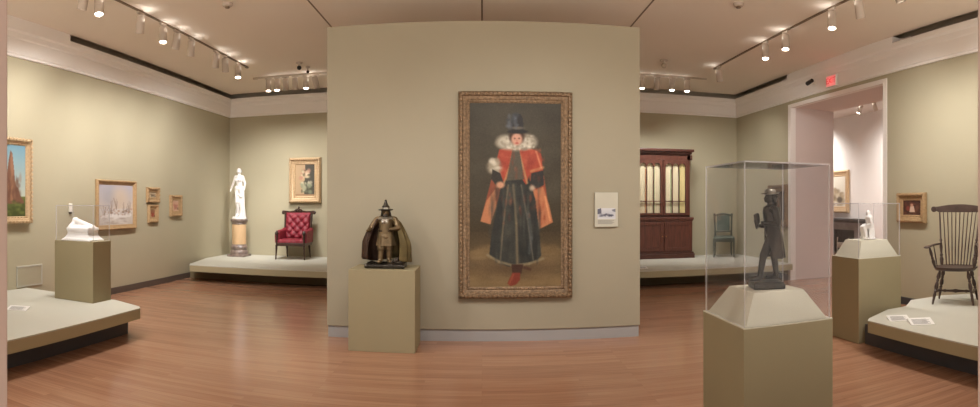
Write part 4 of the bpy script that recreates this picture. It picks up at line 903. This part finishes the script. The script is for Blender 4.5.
def head(label, x, y, aim, on, watts, group, ang=70, zc=ZC - .02, col=WARM, blend=1., rz=0., size=.05):
    t = thing('track_spotlight', label, 'spotlight', (x, y, zc - .002), 0, group)
    part('adapter', HEADP['adapter'], t, rot=Matrix.Rotation(rz, 3, 'Z').to_quaternion()); part('stem', HEADP['stem'], t)
    piv = Vector((0, 0, -.14)); d = (Vector(aim) - (Vector((x, y, zc)) + piv)).normalized(); q = d.to_track_quat('-Z', 'Y')
    vd = Vector((d.x * .55, d.y * .55, -1)).normalized()
    if on == 1: vd = Vector((-x, -y, 0)).normalized() * .22 + Vector((0, 0, -1))
    hq = vd.to_track_quat('-Z', 'Y') if on != 2 else q
    part('lamp_housing', HEADP['housing'], t, piv, hq); part('lamp_lens', HEADP['on' if on else 'off'], t, piv, hq)
    if watts:
        l = bpy.data.lights.new('spot_lamp', 'SPOT'); l.energy = watts; l.color = col; l.spot_size = radians(min(140, ang * 1.25)); l.spot_blend = blend; l.shadow_soft_size = size
        pl = bpy.data.lights.new('lamp_spill', 'SPOT'); pl.spot_size = radians(165); pl.spot_blend = 1; pl.energy = SPILL * watts / 150; pl.color = col; pl.shadow_soft_size = .06
        po = bpy.data.objects.new('lamp_spill', pl); C.objects.link(po); po.location = Vector((x, y, zc)) + piv + Vector((-.05 if x > 0 else .05, 0, .0)); po.rotation_euler = (pi, 0, 0)
        o = bpy.data.objects.new('spot_lamp', l); C.objects.link(o); o.location = Vector((x, y, zc)) + piv + Vector((0, 0, -.02)) + (hq @ Vector((0, 0, -.15))); o.rotation_mode = 'QUATERNION'; o.rotation_quaternion = (Vector(aim) - o.location).normalized().to_track_quat('-Z', 'Y')
    return t
G1, G2, G3, G4, G5 = 'spotlights on the left track', 'spotlights on the right track', 'spotlights on the back left track', 'spotlights on the back right track', 'spotlights facing the middle wall'
ordn = ['first', 'second', 'third', 'fourth', 'fifth', 'sixth', 'seventh', 'eighth', 'ninth', 'tenth']
KW = 1.0; SPILL = 3.0
Lh = [(84, 0, (XL, 5.4, 1.5), .7, 95), (99, 1, (XL, 6.4, 1.5), 1, 95), (140.5, 0, (XL, 7.9, 1.5), 1.0, 80), (163, 1, (-4.7, 5.6, 1.2), .8, 60), (176.5, 0, (XL, 8.4, 1.6), .7, 80), (191, 0, (XL, 9.8, 1.6), .7, 80), (216, 0, (XL, 10.6, 1.6), .6, 80), (225, 0, (-5.3, 12, .9), .7, 60), (238, 1, (-4.9, 12.1, 1.5), .9, 55)]
for i, (px, on, aim, k_, ang) in enumerate(Lh):
    head(('lit ' if on else '') + 'white cylinder spotlight on the left track, %s from the viewer of those showing' % ordn[i], TXL, y_on(px, TXL), aim, on, 185 * k_ * KW, G1, ang)
Rh = [(898, 0, (XR, 4.5, 1.5), 1, 95), (859, 0, (XR, 6.3, 1.5), .9, 90), (832, 1, (4.2, 5.2, 1.2), .8, 60), (785.5, 1, (5.2, 4.9, .8), .9, 70), (765.5, 1, (XR, 10.6, 1.5), .8, 80), (719, 0, (XR, 11.6, 1.5), .7, 70)]
for i, (px, on, aim, k_, ang) in enumerate(Rh):
    head(('lit ' if on else '') + 'white cylinder spotlight on the right track, %s from the viewer of those showing' % ordn[i], TXR, y_on(px, TXR), aim, on, 150 * k_ * KW, G2, ang)
Bl = [(268.5, 1, (-5.0, YB, 1.6), .7, 70), (277, 1, (-4.3, YB, 1.4), .7, 75), (285.5, 0, (-3.8, 12.1, .9), .8, 60), (295, 0, (-3.7, YB, 1.8), .7, 70), (306, 1, (-5.25, 12.1, 1.0), 2.0, 34), (315.5, 0, (-2.4, YB, 1.5), .7, 80)]
for i, (px, on, aim, k_, ang) in enumerate(Bl):
    head(('lit ' if on else '') + 'small white spotlight on the back left track, %s from the left' % ordn[i], x_on(px, TYB), TYB, aim, on, 105 * k_ * KW, G3, ang, zc=ZC - .03, rz=pi / 2)
Br = [(642, 1, (2.9, YB, 1.6), .8, 75), (657, 0, (3.4, 12.2, 1.4), .8, 70), (672, 1, (4.2, 12.2, 1.3), .8, 75), (687, 1, (5.1, YB, 1.3), .8, 80)]
for i, (px, on, aim, k_, ang) in enumerate(Br):
    head(('lit ' if on else '') + 'small white spotlight on the back right track, %s from the left' % ordn[i], x_on(px, TYB + .1), TYB + .1, aim, on, 105 * k_ * KW, G4, ang, zc=ZC - .03, rz=pi / 2)
for i, (x, aim, k_, ang) in enumerate(((-2.2, (-1.6, PY, .9), .9, 62), (-1.1, (-1.05, 6.15, 1.1), .8, 40), (-.2, (-.3, PY, 1.0), .9, 62), (.5, (.5, PY, 1.5), 1.2, 54), (1.5, (1.3, PY, 1.0), .9, 62), (2.5, (1.7, 3.2, 1.3), 1.3, 36))):
    head('white spotlight on the track facing the middle wall, %s from the left' % ordn[i], x, 3.3, aim, 0, 95 * k_ * KW, G5, ang, zc=ZC - .03, rz=pi / 2)
for y in (8.0, 11.5, 12.1, 15.5):
    head('white spotlight on the track in the next room, ' + {8.0: 'nearest its front wall', 11.5: 'nearer of the close pair', 12.1: 'farther of the close pair', 15.5: 'nearest its back wall'}[y], 9.35, y, (FX if y != 12.1 else 8.2, y + .3, 1.5), 2, 400, 'spotlights in the next room', 115, zc=4.22, col=(1, .95, .9))
for i, (x, y, aim) in enumerate(((TXL, 2.3, (-2.2, 5.2, 0)), (TXL, 3.5, (-3.0, 8.0, 0)), (TXR, 2.3, (1.8, 5.0, 0)), (TXR, 3.5, (3.2, 8.0, 0)), (TXL, 4.2, (-1.0, 3.5, 0)))):  # heads added out of view so that floor bounce brightens the ceiling
    head('added unseen white spotlight aimed at the floor from the ' + ('left' if x < 0 else 'right') + ' track, at %.1f metres' % y, x, y, aim, 0, 220, 'added floor-washing spotlights', 66)
# rectangular area lamp for added fill light; never placed in the scene
def panel(x, y, z, sx, sy, w, col, nm='fill_lamp'):
    l = bpy.data.lights.new(nm, 'AREA'); l.shape = 'RECTANGLE'; l.size = sx; l.size_y = sy; l.energy = w; l.color = col
    o = bpy.data.objects.new(nm, l); C.objects.link(o); o.location = (x, y, z); return o

# ================================================================ WORLD, CAMERA, VIEW
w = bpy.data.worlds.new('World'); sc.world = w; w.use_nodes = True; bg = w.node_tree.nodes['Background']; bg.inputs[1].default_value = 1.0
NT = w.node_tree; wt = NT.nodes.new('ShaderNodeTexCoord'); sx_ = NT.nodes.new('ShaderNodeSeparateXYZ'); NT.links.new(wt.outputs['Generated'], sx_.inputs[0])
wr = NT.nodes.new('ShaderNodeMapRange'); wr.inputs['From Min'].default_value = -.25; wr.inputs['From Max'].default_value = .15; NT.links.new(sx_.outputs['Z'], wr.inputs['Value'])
wm = NT.nodes.new('ShaderNodeMix'); wm.data_type = 'RGBA'; NT.links.new(wr.outputs[0], wm.inputs['Factor'])     # surround for the gallery behind; glow from below added to light the ceiling
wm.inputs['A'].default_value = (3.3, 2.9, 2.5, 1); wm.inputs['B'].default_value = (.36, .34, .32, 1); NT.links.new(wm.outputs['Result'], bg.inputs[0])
cam = bpy.data.cameras.new('camera'); co = bpy.data.objects.new('camera', cam); C.objects.link(co); co.location = (0, 0, EYE); co.rotation_euler = (pi / 2, 0, 0)
cam.type = 'PANO'; cam.panorama_type = 'CENTRAL_CYLINDRICAL'
cam.central_cylindrical_range_u_min = -XC / FP; cam.central_cylindrical_range_u_max = (980 - XC) / FP
cam.central_cylindrical_range_v_min = -(407 - YC) / FP; cam.central_cylindrical_range_v_max = YC / FP; cam.central_cylindrical_radius = 1.0
cam.clip_start = .01; sc.camera = co
sc.view_settings.view_transform = 'Standard'; sc.view_settings.look = 'None'; sc.view_settings.gamma = 1; sc.view_settings.exposure = .0; sc.view_settings.use_curve_mapping = False
sc.cycles.use_denoising = True; sc.cycles.max_bounces = 10; sc.cycles.diffuse_bounces = 6; sc.cycles.transparent_max_bounces = 16; sc.cycles.caustics_reflective = False; sc.cycles.caustics_refractive = False; sc.cycles.sample_clamp_indirect = 4
